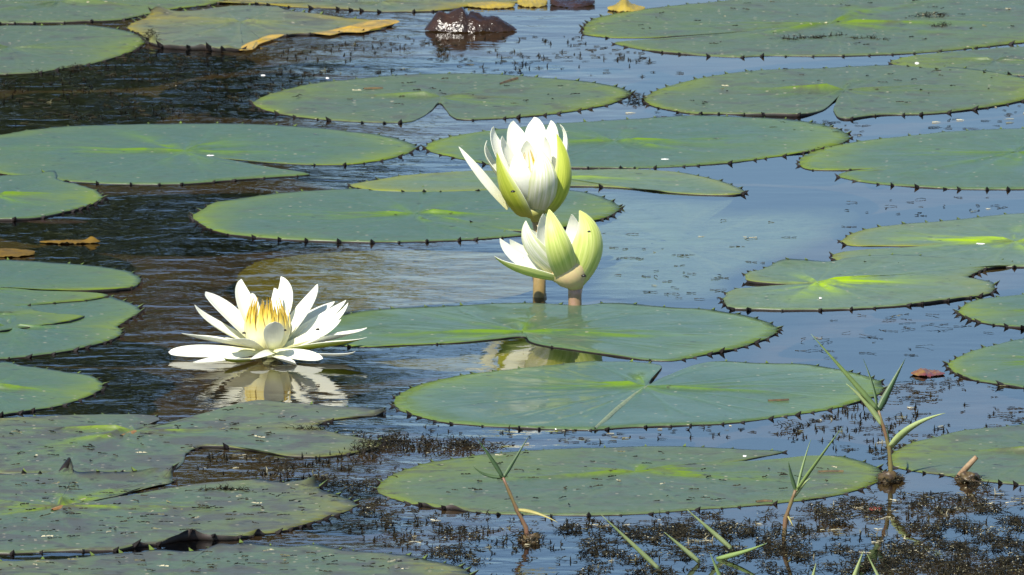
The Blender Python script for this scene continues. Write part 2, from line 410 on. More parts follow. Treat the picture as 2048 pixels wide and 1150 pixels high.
p4 = pad('oval blue-green pad behind the upper bud stem, left of the buds, with a yellow-green hump',
    [(385,432),(400,419),(430,403),(480,395),(530,388),(600,381),(700,376),(800,374),(900,373),(1000,372),(1100,375),(1170,383),(1220,398),(1240,413),(1225,428),(1190,440),(1140,451),(1070,461),(990,457),(955,447),(940,446),(985,461),(1050,467),(1000,473),(900,479),(800,482),(700,482),(600,479),(520,474),(450,465),(407,451)],
    (830,429), M_pad, z=.0015, seed=14, streak=1.1)
pad('very broad green pad at upper left with a long slit opening to the right',
    [(411,313),(480,318),(548,324),(640,328),(699,327),(770,318),(815,305),(832,290),(800,277),(760,268),(700,262),(600,252),(500,246),(400,245),(260,247),(150,250),(70,257),(0,268),(-80,280),(-130,302),(-100,325),(0,345),(100,358),(185,364),(216,366),(356,367),(480,358),(582,351),(622,347),(600,344),(514,334)],
    (370,303), M_pad, seed=15, streak=.9)
pad('dusty oval pad at upper centre, its dark notch pointing down toward the taller bud',
    [(879,205),(893,219),(905,232),(924,238),(1020,234),(1100,227),(1170,217),(1220,207),(1245,197),(1262,186),(1240,173),(1180,162),(1100,155),(1000,147),(900,145),(800,148),(700,157),(640,163),(580,175),(530,190),(505,205),(540,222),(600,233),(680,240),(740,243),(811,243),(840,234),(862,220)],
    (881,195), M_pad_far, seed=16, streak=.35, centre_patch=False)
pad('wide green pad just behind the taller bud, right end toothed against open blue water',
    [(1205,292),(1136,307),(1060,323),(1000,329),(930,318),(890,309),(862,302),(852,291),(870,280),(920,268),(1000,258),(1100,247),(1200,240),(1300,234),(1400,230),(1500,233),(1580,237),(1650,248),(1690,262),(1700,275),(1680,287),(1620,302),(1550,312),(1480,322),(1400,329),(1300,334),(1200,335),(1100,334),(1030,331),(1085,324),(1145,311)],
    (1230,284), M_pad, seed=17, streak=.8)
pad('narrow sunlit strip of a mostly sunken pad between two pads behind the taller bud',
    [(700,369),(742,361),(811,349),(880,344),(948,341),(1136,339),(1250,337),(1350,342),(1400,350),(1440,360),(1480,375),(1490,383),(1470,389),(1400,388),(1340,384),(1291,378),(1222,373),(1143,371),(1000,379),(850,383),(740,380)],
    (1100,358), M_pad_cup, seed=18, streak=.5)
pad('long pad at the top right corner with a narrow slit on its left',
    [(1540,56),(1373,70),(1300,74),(1225,74),(1172,68),(1167,56),(1195,34),(1256,22),(1348,12),(1400,6),(1500,-6),(1700,-20),(1900,-25),(2100,-20),(2200,20),(2180,60),(2100,78),(2047,84),(1972,92),(1913,98),(1845,104),(1766,108),(1656,111),(1601,111),(1533,110),(1475,113),(1423,111),(1352,106),(1291,99),(1228,83),(1300,79),(1373,74)],
    (1660,48), M_pad_far, seed=19, streak=.9)
pad('dusty pad at the right edge wedged behind another, a white speck on its left end',
    [(1785,128),(1800,116),(1850,108),(1960,98),(2048,92),(2150,95),(2200,120),(2150,150),(2040,150),(1900,140)], (1990,122), M_pad_far, z=.0010, seed=20, streak=.2, centre_patch=False)
pad('dusty oval pad at upper right with a short dark notch at its front edge',
    [(1675,192),(1671,205),(1668,222),(1690,237),(1759,229),(1862,226),(1982,212),(2047,199),(2085,183),(2090,170),(2050,155),(1990,142),(1900,132),(1800,128),(1700,131),(1656,134),(1519,139),(1434,149),(1382,159),(1348,168),(1325,175),(1300,186),(1289,196),(1301,209),(1342,219),(1390,226),(1451,226),(1512,229),(1588,231),(1640,221)],
    (1690,182), M_pad_far, z=.0014, seed=21, streak=.4, lifts=((1560,229,.03,.003),), centre_patch=False)
pad('green pad at the right edge split by a long straight slit from its left end',
    [(1962,318),(1862,327),(1759,337),(1656,339),(1615,337),(1598,323),(1608,310),(1656,291),(1718,281),(1810,271),(1930,260),(2047,255),(2150,259),(2250,290),(2250,330),(2180,365),(2100,375),(2047,377),(1930,377),(1862,374),(1800,370),(1745,365),(1701,358),(1675,349),(1690,344),(1759,341),(1862,332)],
    (2035,306), M_pad, seed=22, streak=1)
pad('yellow-rimmed pad at the right edge behind the small cupped pad, slit carrying a white petal',
    [(1935,490),(1828,491),(1760,490),(1708,490),(1682,484),(1704,466),(1735,457),(1793,448),(1862,442),(1930,435),(2047,424),(2150,425),(2250,450),(2250,500),(2150,530),(2040,533),(1900,530),(1760,524),(1690,522),(1664,515),(1677,503),(1725,498),(1828,495)],
    (2030,483), M_pad_cup, seed=23, streak=.9)
pad('small cupped pad at right with curled brown rim and bright yellow-green centre',
    [(1598,567),(1550,566),(1495,562),(1492,554),(1510,545),(1536,534),(1571,527),(1656,524),(1690,515),(1735,510),(1793,508),(1879,512),(1947,515),(1999,520),(2030,529),(1982,534),(1950,546),(1940,554),(1965,560),(1989,572),(1985,582),(1965,589),(1930,594),(1862,603),(1793,610),(1690,616),(1588,618),(1519,617),(1464,615),(1450,606),(1447,596),(1464,585),(1502,576),(1550,571)],
    (1635,566), M_pad_cup, z=.0018, seed=24, streak=1.2, edgey=.5, lifts=((1571,526,.03,.004),(1500,552,.03,.004),(1470,585,.025,.003),(1980,570,.02,.003)))
pad('pad cut by the right edge, above the toothed half-pad by the red leaf',
    [(1918,619),(1934,604),(1965,596),(2047,587),(2120,582),(2250,600),(2300,630),(2250,655),(2150,660),(2047,655),(1995,649),(1965,644),(1930,633)], (2120,622), M_pad, seed=25)
pad('toothed half-pad cut by the right edge beside the small red leaf',
    [(1896,726),(1910,716),(1923,709),(1951,698),(1992,687),(2047,676),(2200,668),(2320,700),(2320,735),(2250,765),(2150,778),(2047,774),(1975,764),(1927,753),(1903,740)], (2110,722), M_pad, seed=26)
pad('pad at the lower right edge behind the dead stick and the tall grass shoot',
    [(1780,917),(1810,888),(1862,874),(1930,859),(1999,852),(2047,847),(2200,840),(2350,880),(2350,920),(2300,955),(2150,975),(2047,968),(1992,963),(1930,957),(1889,949),(1828,941),(1790,931)], (2090,905), M_pad_far, seed=27, streak=.4)
# left column
pad('pale dusty pad at upper left, its right tip touching the old yellowing pad',
    [(-150,100),(-60,60),(0,50),(103,49),(171,48),(240,57),(274,66),(291,82),(260,103),(178,127),(127,135),(69,144),(0,147),(-100,150),(-200,130)], (20,95), M_pad_far, seed=28, streak=.2, centre_patch=False)
pad('pale dusty pad in the top left corner of the picture',
    [(-150,20),(-100,40),(0,45),(27,45),(103,44),(171,42),(240,38),(291,28),(343,17),(428,6),(450,-10),(350,-30),(100,-40),(-100,-30)], (120,5), M_pad_far, seed=29, streak=.2, centre_patch=False)
p19 = pad('old yellowing pad at top left with upturned dark teeth on its front rim',
    [(253,53),(270,42),(288,36),(310,27),(350,23),(394,19),(480,10),(548,12),(582,20),(640,27),(699,35),(766,40),(780,48),(742,60),(674,64),(651,66),(590,68),(534,73),(505,85),(480,99),(440,100),(411,98),(360,96),(319,92),(300,86),(284,69)],
    (480,45), M_pad_yel, z=.0018, seed=30, streak=.25, edgey=1, curl=.003, lifts=((408,96,.006,.008),(455,98,.007,.007),(306,82,.006,.012),(312,26,.015,.006)), tooth_size=1.3)
M_lobe = pad_material('pad_skin_dying', (.50, .32, .020), (.52, .36, .02), (.42, .24, .02), .5, .4, rough=.4)
for pts, cc in (([(628,66),(655,60),(700,50),(735,43),(770,41),(800,46),(775,51),(745,57),(722,64),(690,63),(660,69)], (705,56)), ([(480,99),(492,86),(515,78),(540,71),(568,70),(548,77),(520,86),(503,97)], (515,83))):
    lb = pad('', pts, cc, M_lobe, z=.0024, rim=False, edgey=.5, name='torn_lobe', teeth=False, streak=.3, group=None, cat=None, stepm=.003, ringn=8, curl=.002); lb.parent = p19; lb.location = lb.location-p19.location
pad('thin sliver of old pad along the top edge behind the dark dead leaf',
    [(430,5),(560,-10),(800,-20),(1000,-15),(1070,0),(1000,6),(940,12),(880,20),(820,22),(760,22),(690,17),(580,12),(500,4)], (760,6), M_pad_yel, seed=31, streak=.2, curl=.002, centre_patch=False)
pad('small pad end at the left edge lapping over the broad slit pad',
    [(205,391),(200,400),(171,412),(147,419),(69,435),(0,438),(-120,430),(-200,395),(-120,360),(0,350),(69,348),(106,346),(118,358),(160,368),(190,378)], (-10,392), M_pad, z=.0018, seed=32, lifts=((106,347,.012,.003),))
pad('upper of two overlapping pads at the left edge, left of the open flower',
    [(-20,577),(60,578),(96,579),(171,579),(260,573),(282,560),(267,544),(240,537),(192,530),(147,526),(103,523),(51,519),(0,518),(-120,525),(-200,560),(-180,600),(-60,618),(34,613),(103,606),(188,597),(216,587),(160,584),(60,582)],
    (-45,579), M_pad, z=.0030, seed=33, streak=.3)
p22 = pad('lower of two overlapping pads left of the open flower, with a folded lobe',
    [(212,592),(240,598),(264,606),(279,616),(277,627),(253,640),(236,651),(245,661),(240,671),(192,688),(113,704),(0,716),(-120,720),(-220,670),(-150,610),(0,590),(100,588)],
    (20,655), M_pad, z=.0014, seed=34, streak=.3, tooth_size=1.2)
lob = pad('', [(-60,600),(20,608),(60,617),(115,626),(166,629),(140,640),(60,652),(-20,661),(-100,650)], (-10,630), M_pad, z=.0034, seed=35, name='folded_lobe', streak=.2, group=None, cat=None, teeth=False)
lob.parent = p22; lob.location = lob.location - p22.location
pad('clean pad cut by the left edge, just above the old speckled pad',
    [(0,726),(69,732),(120,740),(164,747),(195,757),(207,770),(192,785),(151,801),(113,811),(69,819),(0,829),(-120,830),(-200,780),(-120,735)], (-20,778), M_pad, seed=36, lifts=((10,728,.008,.003),))
# old pads at the lower left
p24 = pad('old speckled pad in front of the open flower, narrow notch toward it',
    [(298,847),(319,838),(300,828),(240,827),(171,828),(103,830),(0,835),(-100,842),(-160,870),(-150,905),(-60,935),(0,945),(100,947),(171,948),(270,945),(335,940),(365,925),(375,905),(405,893),(480,896),(534,904),(582,911),(651,912),(720,903),(757,893),(768,885),(745,877),(690,868),(655,858),(640,848),(665,839),(705,833),(752,829),(768,820),(722,812),(685,812),(651,809),(582,804),(521,799),(480,806),(411,825),(330,847)],
    (268,862), M_pad_old, seed=37, streak=.8, tooth_size=1.1, lifts=((764,822,.01,.004),(790,880,.01,.005)))
p25 = pad('old stained pad at the lower left, deep notch to the right and ragged upturned rims',
    [(188,1000),(235,990),(291,974),(341,964),(343,945),(335,938),(300,945),(240,951),(164,953),(120,942),(41,944),(0,946),(-150,955),(-220,1020),(-150,1090),(0,1105),(113,1101),(223,1100),(274,1093),(342,1085),(397,1079),(462,1078),(514,1069),(582,1057),(651,1034),(695,1020),(712,1006),(690,992),(651,983),(617,961),(562,962),(514,957),(445,961),(370,971),(308,981),(240,995)],
    (118,1014), M_pad_old, z=.0013, seed=38, streak=1.0, curl=.002, tooth_size=1.35,
    lifts=((378,1080,.010,.007),(345,1084,.010,.004),(275,1092,.006,.003),(517,1068,.005,.005),(425,1079,.03,.004),(340,950,.010,.008),(140,946,.010,.011),(205,952,.03,.004),(310,945,.02,.004),(627,965,.012,.006)))
pad('pad along the bottom edge at left with scalloped green teeth on its far rim',
    [(-50,1125),(50,1119),(123,1116),(192,1109),(274,1102),(308,1099),(377,1101),(438,1093),(497,1089),(555,1090),(634,1092),(699,1099),(743,1102),(808,1109),(866,1121),(914,1129),(940,1150),(900,1190),(700,1220),(300,1230),(0,1205),(-150,1160)],
    (330,1160), M_pad_old, z=.0014, seed=39, streak=.3, tooth_size=1.5, lifts=((497,1089,.010,.003),(438,1093,.010,.003),(634,1093,.01,.002)), centre_patch=False)
M_scar = simple('leaf_scar', (.20, .085, .02), .5, .5, 300, col2=(.30, .17, .03))
for nm, par, pts, wd in (('leaf_scar', p24, [(243,870),(256,866),(270,861)], .0045), ('leaf_scar', p25, [(104,1019),(112,1016),(124,1011)], .004)):
    strip_on(nm, pts, wd, M_scar, float(par.location.z)+.0012, par, .0004)
# sunken pads under the surface
pad('olive pad sunk just under the water behind the open flower',
    [(478,560),(520,535),(600,521),(700,514),(800,512),(930,514),(1040,520),(1100,545),(1080,580),(1040,600),(960,612),(850,622),(740,630),(620,640),(520,620),(480,590)],
    (780,570), M_sub, z=-.009, seed=40, teeth=False, rim=False, ringn=8, stepm=.004, group='sunken pads under the water', cat='sunken pad')
pad('pale sunken pad under the blue water right of the two buds',
    [(1130,372),(1222,374),(1340,386),(1470,394),(1437,415),(1470,421),(1560,419),(1680,421),(1720,440),(1700,470),(1640,500),(1560,525),(1480,560),(1440,600),(1380,612),(1200,606),(1180,560),(1150,500),(1130,430)],
    (1350,490), M_sub2, z=-.005, seed=41, teeth=False, rim=False, ringn=8, stepm=.004, group='sunken pads under the water', cat='sunken pad')
pad('dim green sunken lobe in the water in front of the bud pad notch',
    [(690,702),(760,690),(900,686),(1040,672),(1150,700),(1260,716),(1280,740),(1100,752),(900,760),(760,745),(700,725)],
    (980,715), M_sub, z=-.014, seed=42, teeth=False, rim=False, ringn=8, stepm=.004, group='sunken pads under the water', cat='sunken pad')

# ---------------------------------------------------------------- petals and flowers
def petal_mat(name, white, green=None, base=(.8, .82, .45), stripes=True, tl=.22):
    m, t, b, out = newmat(name)
    at = N(t, 'ShaderNodeAttribute', attribute_name='pt'); sp = N(t, 'ShaderNodeSeparateColor'); L(t, at.outputs['Color'], sp.inputs[0])
    tcoord, s, = sp.outputs[0], sp.outputs[1]
    co = objco(t)
    mp = N(t, 'ShaderNodeCombineXYZ'); L(t, mth(t, 'MULTIPLY', s, 9), mp.inputs[0]); L(t, mth(t, 'MULTIPLY', tcoord, .7), mp.inputs[1])
    vein = noise(t, mp.outputs[0], 1.6, 3, .6)
    if green is None:
        c = mixc(t, mth(t, 'MULTIPLY', ramp(t, vein, .5, .7), .22), white, tuple(v*.86 for v in white))
        c = mixc(t, ramp(t, tcoord, .35, 0), c, base)
    else:
        c = mixc(t, ramp(t, vein, .38, .62), green, tuple(min(1, g*k) for g, k in zip(green, (1.5, 1.35, 2.2))))
        ed = ramp(t, mth(t, 'ABSOLUTE', mth(t, 'SUBTRACT', s, .5)), .34, .5)
        c = mixc(t, mth(t, 'MULTIPLY', ed, .75), c, (.62, .66, .30))
        c = mixc(t, ramp(t, tcoord, .22, 0), c, base)
    sp2 = ramp(t, noise(t, co, 420, 2), .72, .76)
    c = mixc(t, mth(t, 'MULTIPLY', sp2, .5), c, (.25, .2, .08))
    L(t, c, b.inputs['Base Color']); b.inputs['Roughness'].default_value = .45; b.inputs['Specular IOR Level'].default_value = .35
    bp = N(t, 'ShaderNodeBump'); bp.inputs['Distance'].default_value = .0006; bp.inputs['Strength'].default_value = .6
    L(t, vein, bp.inputs['Height']); L(t, bp.outputs[0], b.inputs['Normal'])
    tr = N(t, 'ShaderNodeBsdfTranslucent'); L(t, c, tr.inputs[0])
    mx = N(t, 'ShaderNodeMixShader'); mx.inputs[0].default_value = tl
    L(t, b.outputs[0], mx.inputs[1]); L(t, tr.outputs[0], mx.inputs[2]); L(t, mx.outputs[0], out.inputs['Surface'])
    return m
M_white = petal_mat('petal_white', (.88, .88, .73), base=(.82, .80, .40), tl=.22)
M_outgreen = petal_mat('petal_back_green', (.8, .8, .7), green=(.44, .52, .10), base=(.55, .50, .22), tl=.1)
M_palegreen = petal_mat('petal_back_pale', (.8, .8, .7), green=(.66, .70, .38), base=(.62, .62, .3), tl=.25)
M_sepal = petal_mat('sepal_green', (.8, .8, .7), green=(.34, .41, .035), base=(.36, .38, .08), tl=.06)
M_olive = petal_mat('sepal_olive', (.8, .8, .7), green=(.27, .33, .025), base=(.34, .34, .08), tl=.06)

def petal(name, parent, base, mid, tip, wid, core, out_m=None, in_m=None, cup=.28, shape='lance', th=.0005, twist=0, label=None, wave=.0, seed=0, grow=1.0):
    """one petal: spine base-mid-tip, cross section cupped toward the core point, two skins and a rim"""
    rng = np.random.default_rng(seed)
    base, mid, tip, core = map(np.asarray, (base, mid, tip, core)); org = np.array(parent.location)
    ctl = 2*mid-(base+tip)/2; nt_, ns = 16, 9; wid = wid*grow
    ts = np.linspace(0, 1, nt_); A = np.zeros((nt_, ns, 3)); B = np.zeros_like(A); col = np.zeros((2, nt_, ns, 4)); col[..., 3] = 1
    ph = rng.uniform(0, 6)
    for i, u in enumerate(ts):
        p = (1-u)**2*base+2*u*(1-u)*ctl+u*u*tip
        tg = 2*(1-u)*(ctl-base)+2*u*(tip-ctl); tg /= np.linalg.norm(tg)+1e-9
        o_ = p-core; o_ = (mid-core)*.6+o_*.4; o_ -= tg*np.dot(o_, tg); o_ /= np.linalg.norm(o_)+1e-9
        sd = np.cross(tg, o_)
        if twist: 
            a = twist*u; sd, o_ = sd*math.cos(a)+o_*math.sin(a), o_*math.cos(a)-sd*math.sin(a)
        if shape == 'lance': wv = (math.sin(math.pi*min(1, .12+.88*u)**.92))**.75 if u < 1 else .0
        elif shape == 'round': wv = (math.sin(math.pi*(.10+.9*u)**1.25))**.55 if u < 1 else 0
        elif shape == 'barrel': wv = (1 if u < .5 else max(0, 1-(u-.5)/.5)**1.15)*(.62+.38*min(1, u*3))
        elif shape == 'sepal': wv = max(0, math.sin(math.pi*(.12+.88*u)**.85))**.75 if u < 1 else 0
        elif shape == 'broad': wv = max(0, math.sin(math.pi*(.22+.78*u)**.85))**.7 if u < 1 else 0
        else: wv = max(0, 1-u)**.6*(.75+.6*u)           # 'wedge': widest near the base
        wv = max(wv, .04)
        for j in range(ns):
            s = -1+2*j/(ns-1)
            q = p + sd*s*wid*.5*wv*(1-.10*cup*s*s) - o_*cup*wid*.5*wv*wv*s*s + o_*wave*math.sin(u*7+ph+s*2)*abs(s)
            A[i, j] = q+o_*th*.5*(.4+.6*wv); B[i, j] = q-o_*th*.5*(.4+.6*wv)
            col[:, i, j, 0] = u; col[:, i, j, 1] = (s+1)/2
    vs_ = list(A.reshape(-1, 3)-org)+list(B.reshape(-1, 3)-org); cl = list(col.reshape(-1, 4)); off = nt_*ns; fs, mi = [], []
    for i in range(nt_-1):
        for j in range(ns-1):
            a = i*ns+j
            fs.append((a, a+1, a+ns+1, a+ns)); mi.append(0)
            fs.append((off+a, off+a+ns, off+a+ns+1, off+a+1)); mi.append(1)
    loop = [(i, 0) for i in range(nt_)]+[(nt_-1, j) for j in range(1, ns)]+[(i, ns-1) for i in range(nt_-2, -1, -1)]+[(0, j) for j in range(ns-2, 0, -1)]
    k0 = len(vs_); nl = len(loop)
    for i, j in loop: vs_ += [A[i, j]-org, B[i, j]-org]; cl += [col[0, i, j]]*2
    for q in range(nl):
        r_ = (q+1) % nl; fs.append((k0+2*q, k0+2*r_, k0+2*r_+1, k0+2*q+1)); mi.append(1)
    o = mesh_obj(name, vs_, fs, [out_m or M_white, in_m or M_white], parent=parent, mi=mi, attrs={'pt': np.array(cl)})
    if label: o['label'] = label
    return o

def tube(name, pts, rads, mat, parent=None, seg=10, org=None, cap=True):
    P = np.array(pts); org = np.array(parent.location) if parent is not None else (P[0] if org is None else org)
    vs_, fs = [], []; n = len(P); up = np.array([.3, .2, 1.])
    for i in range(n):
        d = P[min(i+1, n-1)]-P[max(i-1, 0)]; d /= np.linalg.norm(d)+1e-9
        a = np.cross(d, [0, 1, .1]); a /= np.linalg.norm(a)+1e-9; b = np.cross(d, a)
        for k in range(seg):
            th = 2*math.pi*k/seg; vs_.append(P[i]-org+(a*math.cos(th)+b*math.sin(th))*rads[i])
    for i in range(n-1):
        for k in range(seg): fs.append((i*seg+k, i*seg+(k+1) % seg, (i+1)*seg+(k+1) % seg, (i+1)*seg+k))
    if cap: fs += [tuple(range(seg))[::-1], tuple((n-1)*seg+k for k in range(seg))]
    o = mesh_obj(name, vs_, fs, mat, parent=parent)
    if parent is None: o.location = Vector([float(v) for v in org])
    return o

def lump(name, parent, c, rx, ry, rz, mat, seed=0, nu=18, nv=9, rough=.35):
    rng = np.random.default_rng(seed); f, g = wob(rng, 3.0), wob(rng, 8.0); vs_, fs = [], []
    org = np.array(parent.location) if parent is not None else np.array(c)
    for j in range(nv+1):
        ph = -.5+(j/nv)*(math.pi/2+.5)
        for i in range(nu):
            th = 2*math.pi*i/nu; q = np.array([math.cos(th)*math.cos(ph), math.sin(th)*math.cos(ph), math.sin(ph)])
            k = 1+rough*f(np.array([q[0]+q[2], q[1]-q[2]]))*.5+rough*.5*g(np.array([q[0]+q[2], q[1]+q[2]]))
            vs_.append(np.array(c)-org+q*k*np.array([rx, ry, rz]))
    for j in range(nv):
        for i in range(nu): fs.append((j*nu+i, j*nu+(i+1) % nu, (j+1)*nu+(i+1) % nu, (j+1)*nu+i))
    fs.append(tuple(nv*nu+i for i in range(nu)))
    o = mesh_obj(name, vs_, fs, mat, parent=parent)
    if parent is None: o.location = Vector([float(v) for v in org])
    return o
# --- open flower, lower left
FX, FY = 534, 713
f0 = G(FX, FY); FYD = f0[1]
flower = empty('water_lily_flower', f0, 'fully open white water lily with yellow centre floating at lower left', 'flower', 'white water lilies')
core = f0+np.array([0, 0, .075])
def FP(px, py, d): return V(px, py, FYD+d)
def Z(zx, zy): return 320+zx/3.966, 530+zy/3.966
fb = f0+np.array([0, 0, .005])
def fpet(tipz, midz, w, dt, dm, bz=None, db=0., **kw):
    b = fb if bz is None else FP(*Z(*bz), db)
    c = kw.pop('core', core)
    return petal(kw.pop('name', 'petal'), flower, b, FP(*Z(*midz), dm), FP(*Z(*tipz), dt), w*PX, c, grow=1.38, **kw)
fpet((960,92),(990,300), 29, .048, .030, (880,600), .012, cup=.3)
fpet((905,183),(928,330), 20, .030, .022, (880,600), .008, cup=.3)
fpet((646,112),(668,310), 31, .045, .028, (790,600), .012, cup=.3)
fpet((735,222),(745,330), 16, .024, .02, (800,600), .008)
fpet((1385,290),(1190,440), 34, .050, .034, (940,650), .008, cup=.35)
fpet((1248,152),(1135,380), 37, .034, .022, (930,650), .006, cup=.25)
fpet((362,212),(555,415), 47, .034, .020, (800,650), .004, cup=.25, shape='round')
fpet((275,315),(460,500), 37, .014, .012, (800,660), .0, cup=.3)
fpet((1475,280),(1225,480), 22, .034, .020, (930,660), .002, cup=.25, core=f0+np.array([.02, -.05, .075]))
fpet((1492,300),(1300,500), 14, .028, .016, (930,665), .0, cup=.25, core=f0+np.array([.02, -.05, .075]))
fpet((1437,432),(1235,565), 19, .004, .004, (930,670), -.004, cup=.3, core=f0+np.array([.02, -.05, .075]))
fpet((1640,498),(1320,602), 27, .022, .012, (930,672), -.004, cup=.55, wave=.0006)
fpet((1643,572),(1340,648), 30, -.004, -.006, (920,680), -.008, cup=.5, name='sepal', out_m=M_olive)
fpet((172,542),(395,600), 26, .0, -.004, (800,665), -.004, cup=.5)
fpet((68,690),(310,690), 21, -.012, -.012, (790,680), -.008, cup=.2, shape='round', wave=.0007, core=f0+np.array([-.05, -.07, .06]))
fpet((525,585),(655,628), 36, -.040, -.026, (815,680), -.014, cup=.35, shape='round')
fpet((262,772),(500,738), 11, -.046, -.032, (800,690), -.016, cup=.25, core=f0+np.array([-.03, -.10, .06]))
fpet((1292,742),(1110,716), 19, -.048, -.034, (900,685), -.016, cup=.2, shape='round', core=f0+np.array([.03, -.10, .06]))
fpet((1550,683),(1370,722), 14, -.026, -.026, (960,690), -.014, cup=.4)
fpet((715,748),(830,708), 12, -.058, -.040, (905,690), -.020, cup=.3, core=f0+np.array([0, -.11, .06]))
fpet((508,738),(610,772), 18, -.060, -.052, (760,745), -.024, cup=.5, name='sepal', out_m=M_olive)
fpet((1085,790),(985,762), 24, -.056, -.046, (880,700), -.020, cup=.3, shape='round')
fpet((912,450),(905,565), 30, -.056, -.042, (905,672), -.022, cup=.4, shape='round', core=f0+np.array([0, .02, .04]))
# stamens: broad pale bases, ochre pointed tips leaning in, in rings
def stamen_mat():
    m, t, b, out = newmat('stamen_yellow')
    at = N(t, 'ShaderNodeAttribute', attribute_name='pt'); sp = N(t, 'ShaderNodeSeparateColor'); L(t, at.outputs['Color'], sp.inputs[0])
    c = mixc(t, ramp(t, sp.outputs[0], .46, .84), (.86, .82, .50), (.80, .58, .06))
    c = mixc(t, ramp(t, sp.outputs[0], .78, 1.0), c, (.46, .28, .02))
    L(t, c, b.inputs['Base Color']); b.inputs['Roughness'].default_value = .5
    tr = N(t, 'ShaderNodeBsdfTranslucent'); L(t, c, tr.inputs[0]); mx = N(t, 'ShaderNodeMixShader'); mx.inputs[0].default_value = .15
    L(t, b.outputs[0], mx.inputs[1]); L(t, tr.outputs[0], mx.inputs[2]); L(t, mx.outputs[0], out.inputs['Surface'])
    return m
M_st = stamen_mat()
cx = FP(*Z(850, 700), 0)
rng = np.random.default_rng(4)
for ring, (cnt, rb, rm, rt, h, wd) in enumerate(((14, .010, .0195, .0160, .040, 25), (16, .008, .0165, .0130, .045, 17), (12, .005, .011, .0085, .047, 12), (6, .003, .006, .004, .044, 9))):
    for k in range(cnt):
        a = 2*math.pi*(k+.5*(ring % 2))/cnt + rng.normal()*.06; hh = h*rng.uniform(.88, 1.1)
        d = np.array([math.cos(a), math.sin(a), 0]); rt2 = rt*rng.uniform(.85, 1.15)
        petal('stamen', flower, cx+d*rb+[0, 0, .002], cx+d*rm+[0, 0, hh*.46], cx+d*rt2+[0, 0, hh], wd*PX, cx+np.array([0, 0, hh*.5]), M_st, M_st, cup=.3, shape='barrel', th=.0012, seed=k)
M_stalk = simple('flower_stalk', (.26, .17, .08), .4, .3, 120, col2=(.33, .19, .15))
lump('receptacle', flower, f0+np.array([0, 0, .002]), .011, .011, .006, simple('flower_base', (.45, .46, .2), .5), seed=3, rough=.1)
tube('stalk', [f0+np.array([0, .004, -.002]), f0+np.array([0, .05, -.012]), f0+np.array([.01, .14, -.03])], [.005, .005, .005], M_stalk, flower)

# --- the taller bud
u0 = G(1076, 541); UY = u0[1]
bud = empty('water_lily_bud', u0, 'taller half-open white bud with olive sepals standing above the other bud', 'flower', 'white water lilies')
def UZ(zx, zy, d): return V(900+zx/2.876, 220+zy/2.876, UY+d)
bcore = UZ(480, 330, .002)
def bpet(tip, mid, base, w, name='petal', **kw): return petal(name, bud, UZ(*base), UZ(*mid), UZ(*tip), w*PX, kw.pop('core', bcore), grow=1.32, **kw)
bpet((483,42,.052),(497,210,.036),(495,560,.012), 42, cup=.3)
bpet((365,62,.046),(395,235,.032),(490,560,.012), 42, cup=.3)
bpet((580,60,.038),(580,235,.028),(505,560,.010), 38, cup=.3)
bpet((252,95,.030),(285,265,.022),(480,570,.008), 38, cup=.3)
bpet((632,82,.018),(668,270,.012),(515,570,.004), 34, cup=.4)
bpet((213,176,.0),(238,330,.006),(470,580,.0), 38, cup=.35, out_m=M_palegreen)
bpet((50,210,-.004),(180,378,-.004),(335,565,.004), 15, cup=.3, core=UZ(260,300,-.07))
bpet((300,150,.008),(335,300,.010),(485,570,.004), 38, cup=.3)
bpet((440,175,.012),(450,330,.014),(490,570,.004), 40, cup=.3)
bpet((545,150,.008),(565,310,.010),(500,570,.004), 36, cup=.3)
bpet((395,225,-.016),(400,405,-.030),(490,605,-.004), 46, cup=.35, out_m=M_white, shape='broad')
bpet((512,226,-.014),(545,400,-.032),(505,605,-.006), 50, cup=.35, out_m=M_palegreen, shape='broad')
bpet((270,245,-.006),(308,450,-.022),(405,612,-.008), 52, 'sepal', cup=.4, out_m=M_olive, shape='broad', label='olive sepal spreading from the left side of the bud')
bpet((614,138,.0),(658,400,-.012),(555,596,-.006), 35, 'sepal', cup=.45, core=UZ(560,330,.02), out_m=M_sepal, shape='sepal')
for k in range(6):
    a = k*2.4; r = .004+.0006*k; b0 = UZ(470, 500, .004)
    q = b0+np.array([r*math.cos(a), r*math.sin(a), 0]); tp_ = UZ(448+20*math.cos(a), 238+14*math.sin(k*1.7), .002+.006*math.sin(a))
    petal('stamen', bud, q, (q+tp_)/2+np.array([math.cos(a), math.sin(a), 0])*.003, tp_, 4*PX, b0, M_st, M_st, shape='wedge', th=.001, seed=k)
M_recept = simple('receptacle', (.30, .30, .07), .5, .25, 90, col2=(.36, .34, .12))
tube('receptacle', [UZ(505, 640, 0), UZ(502, 612, 0), UZ(492, 588, -.002), UZ(485, 560, -.002)], [.0058, .0066, .0105, .0125], M_recept, bud, 14)
M_stem2 = simple('stalk_brown', (.30, .20, .07), .4, .4, 80, col2=(.20, .15, .05))
tube('stalk', [UZ(505, 620, 0), V(1082, 480, UY), V(1079, 515, UY), u0+np.array([0, 0, .0]), u0+np.array([0, 0, -.07])], [.0058, .0056, .0056, .006, .006], M_stem2, bud, 14)

q0 = G(1078, 594)
tag(tube('flower_stalk', [q0+np.array([0, .01, -.07]), q0, q0+np.array([.0005, .002, .014]), q0+np.array([.001, .006, .026])], [.0058, .0056, .0056, .0052], M_stem2, None, 14, org=q0), 'tan stalk stub standing in the water under the left side of the lower bud', 'stalk')

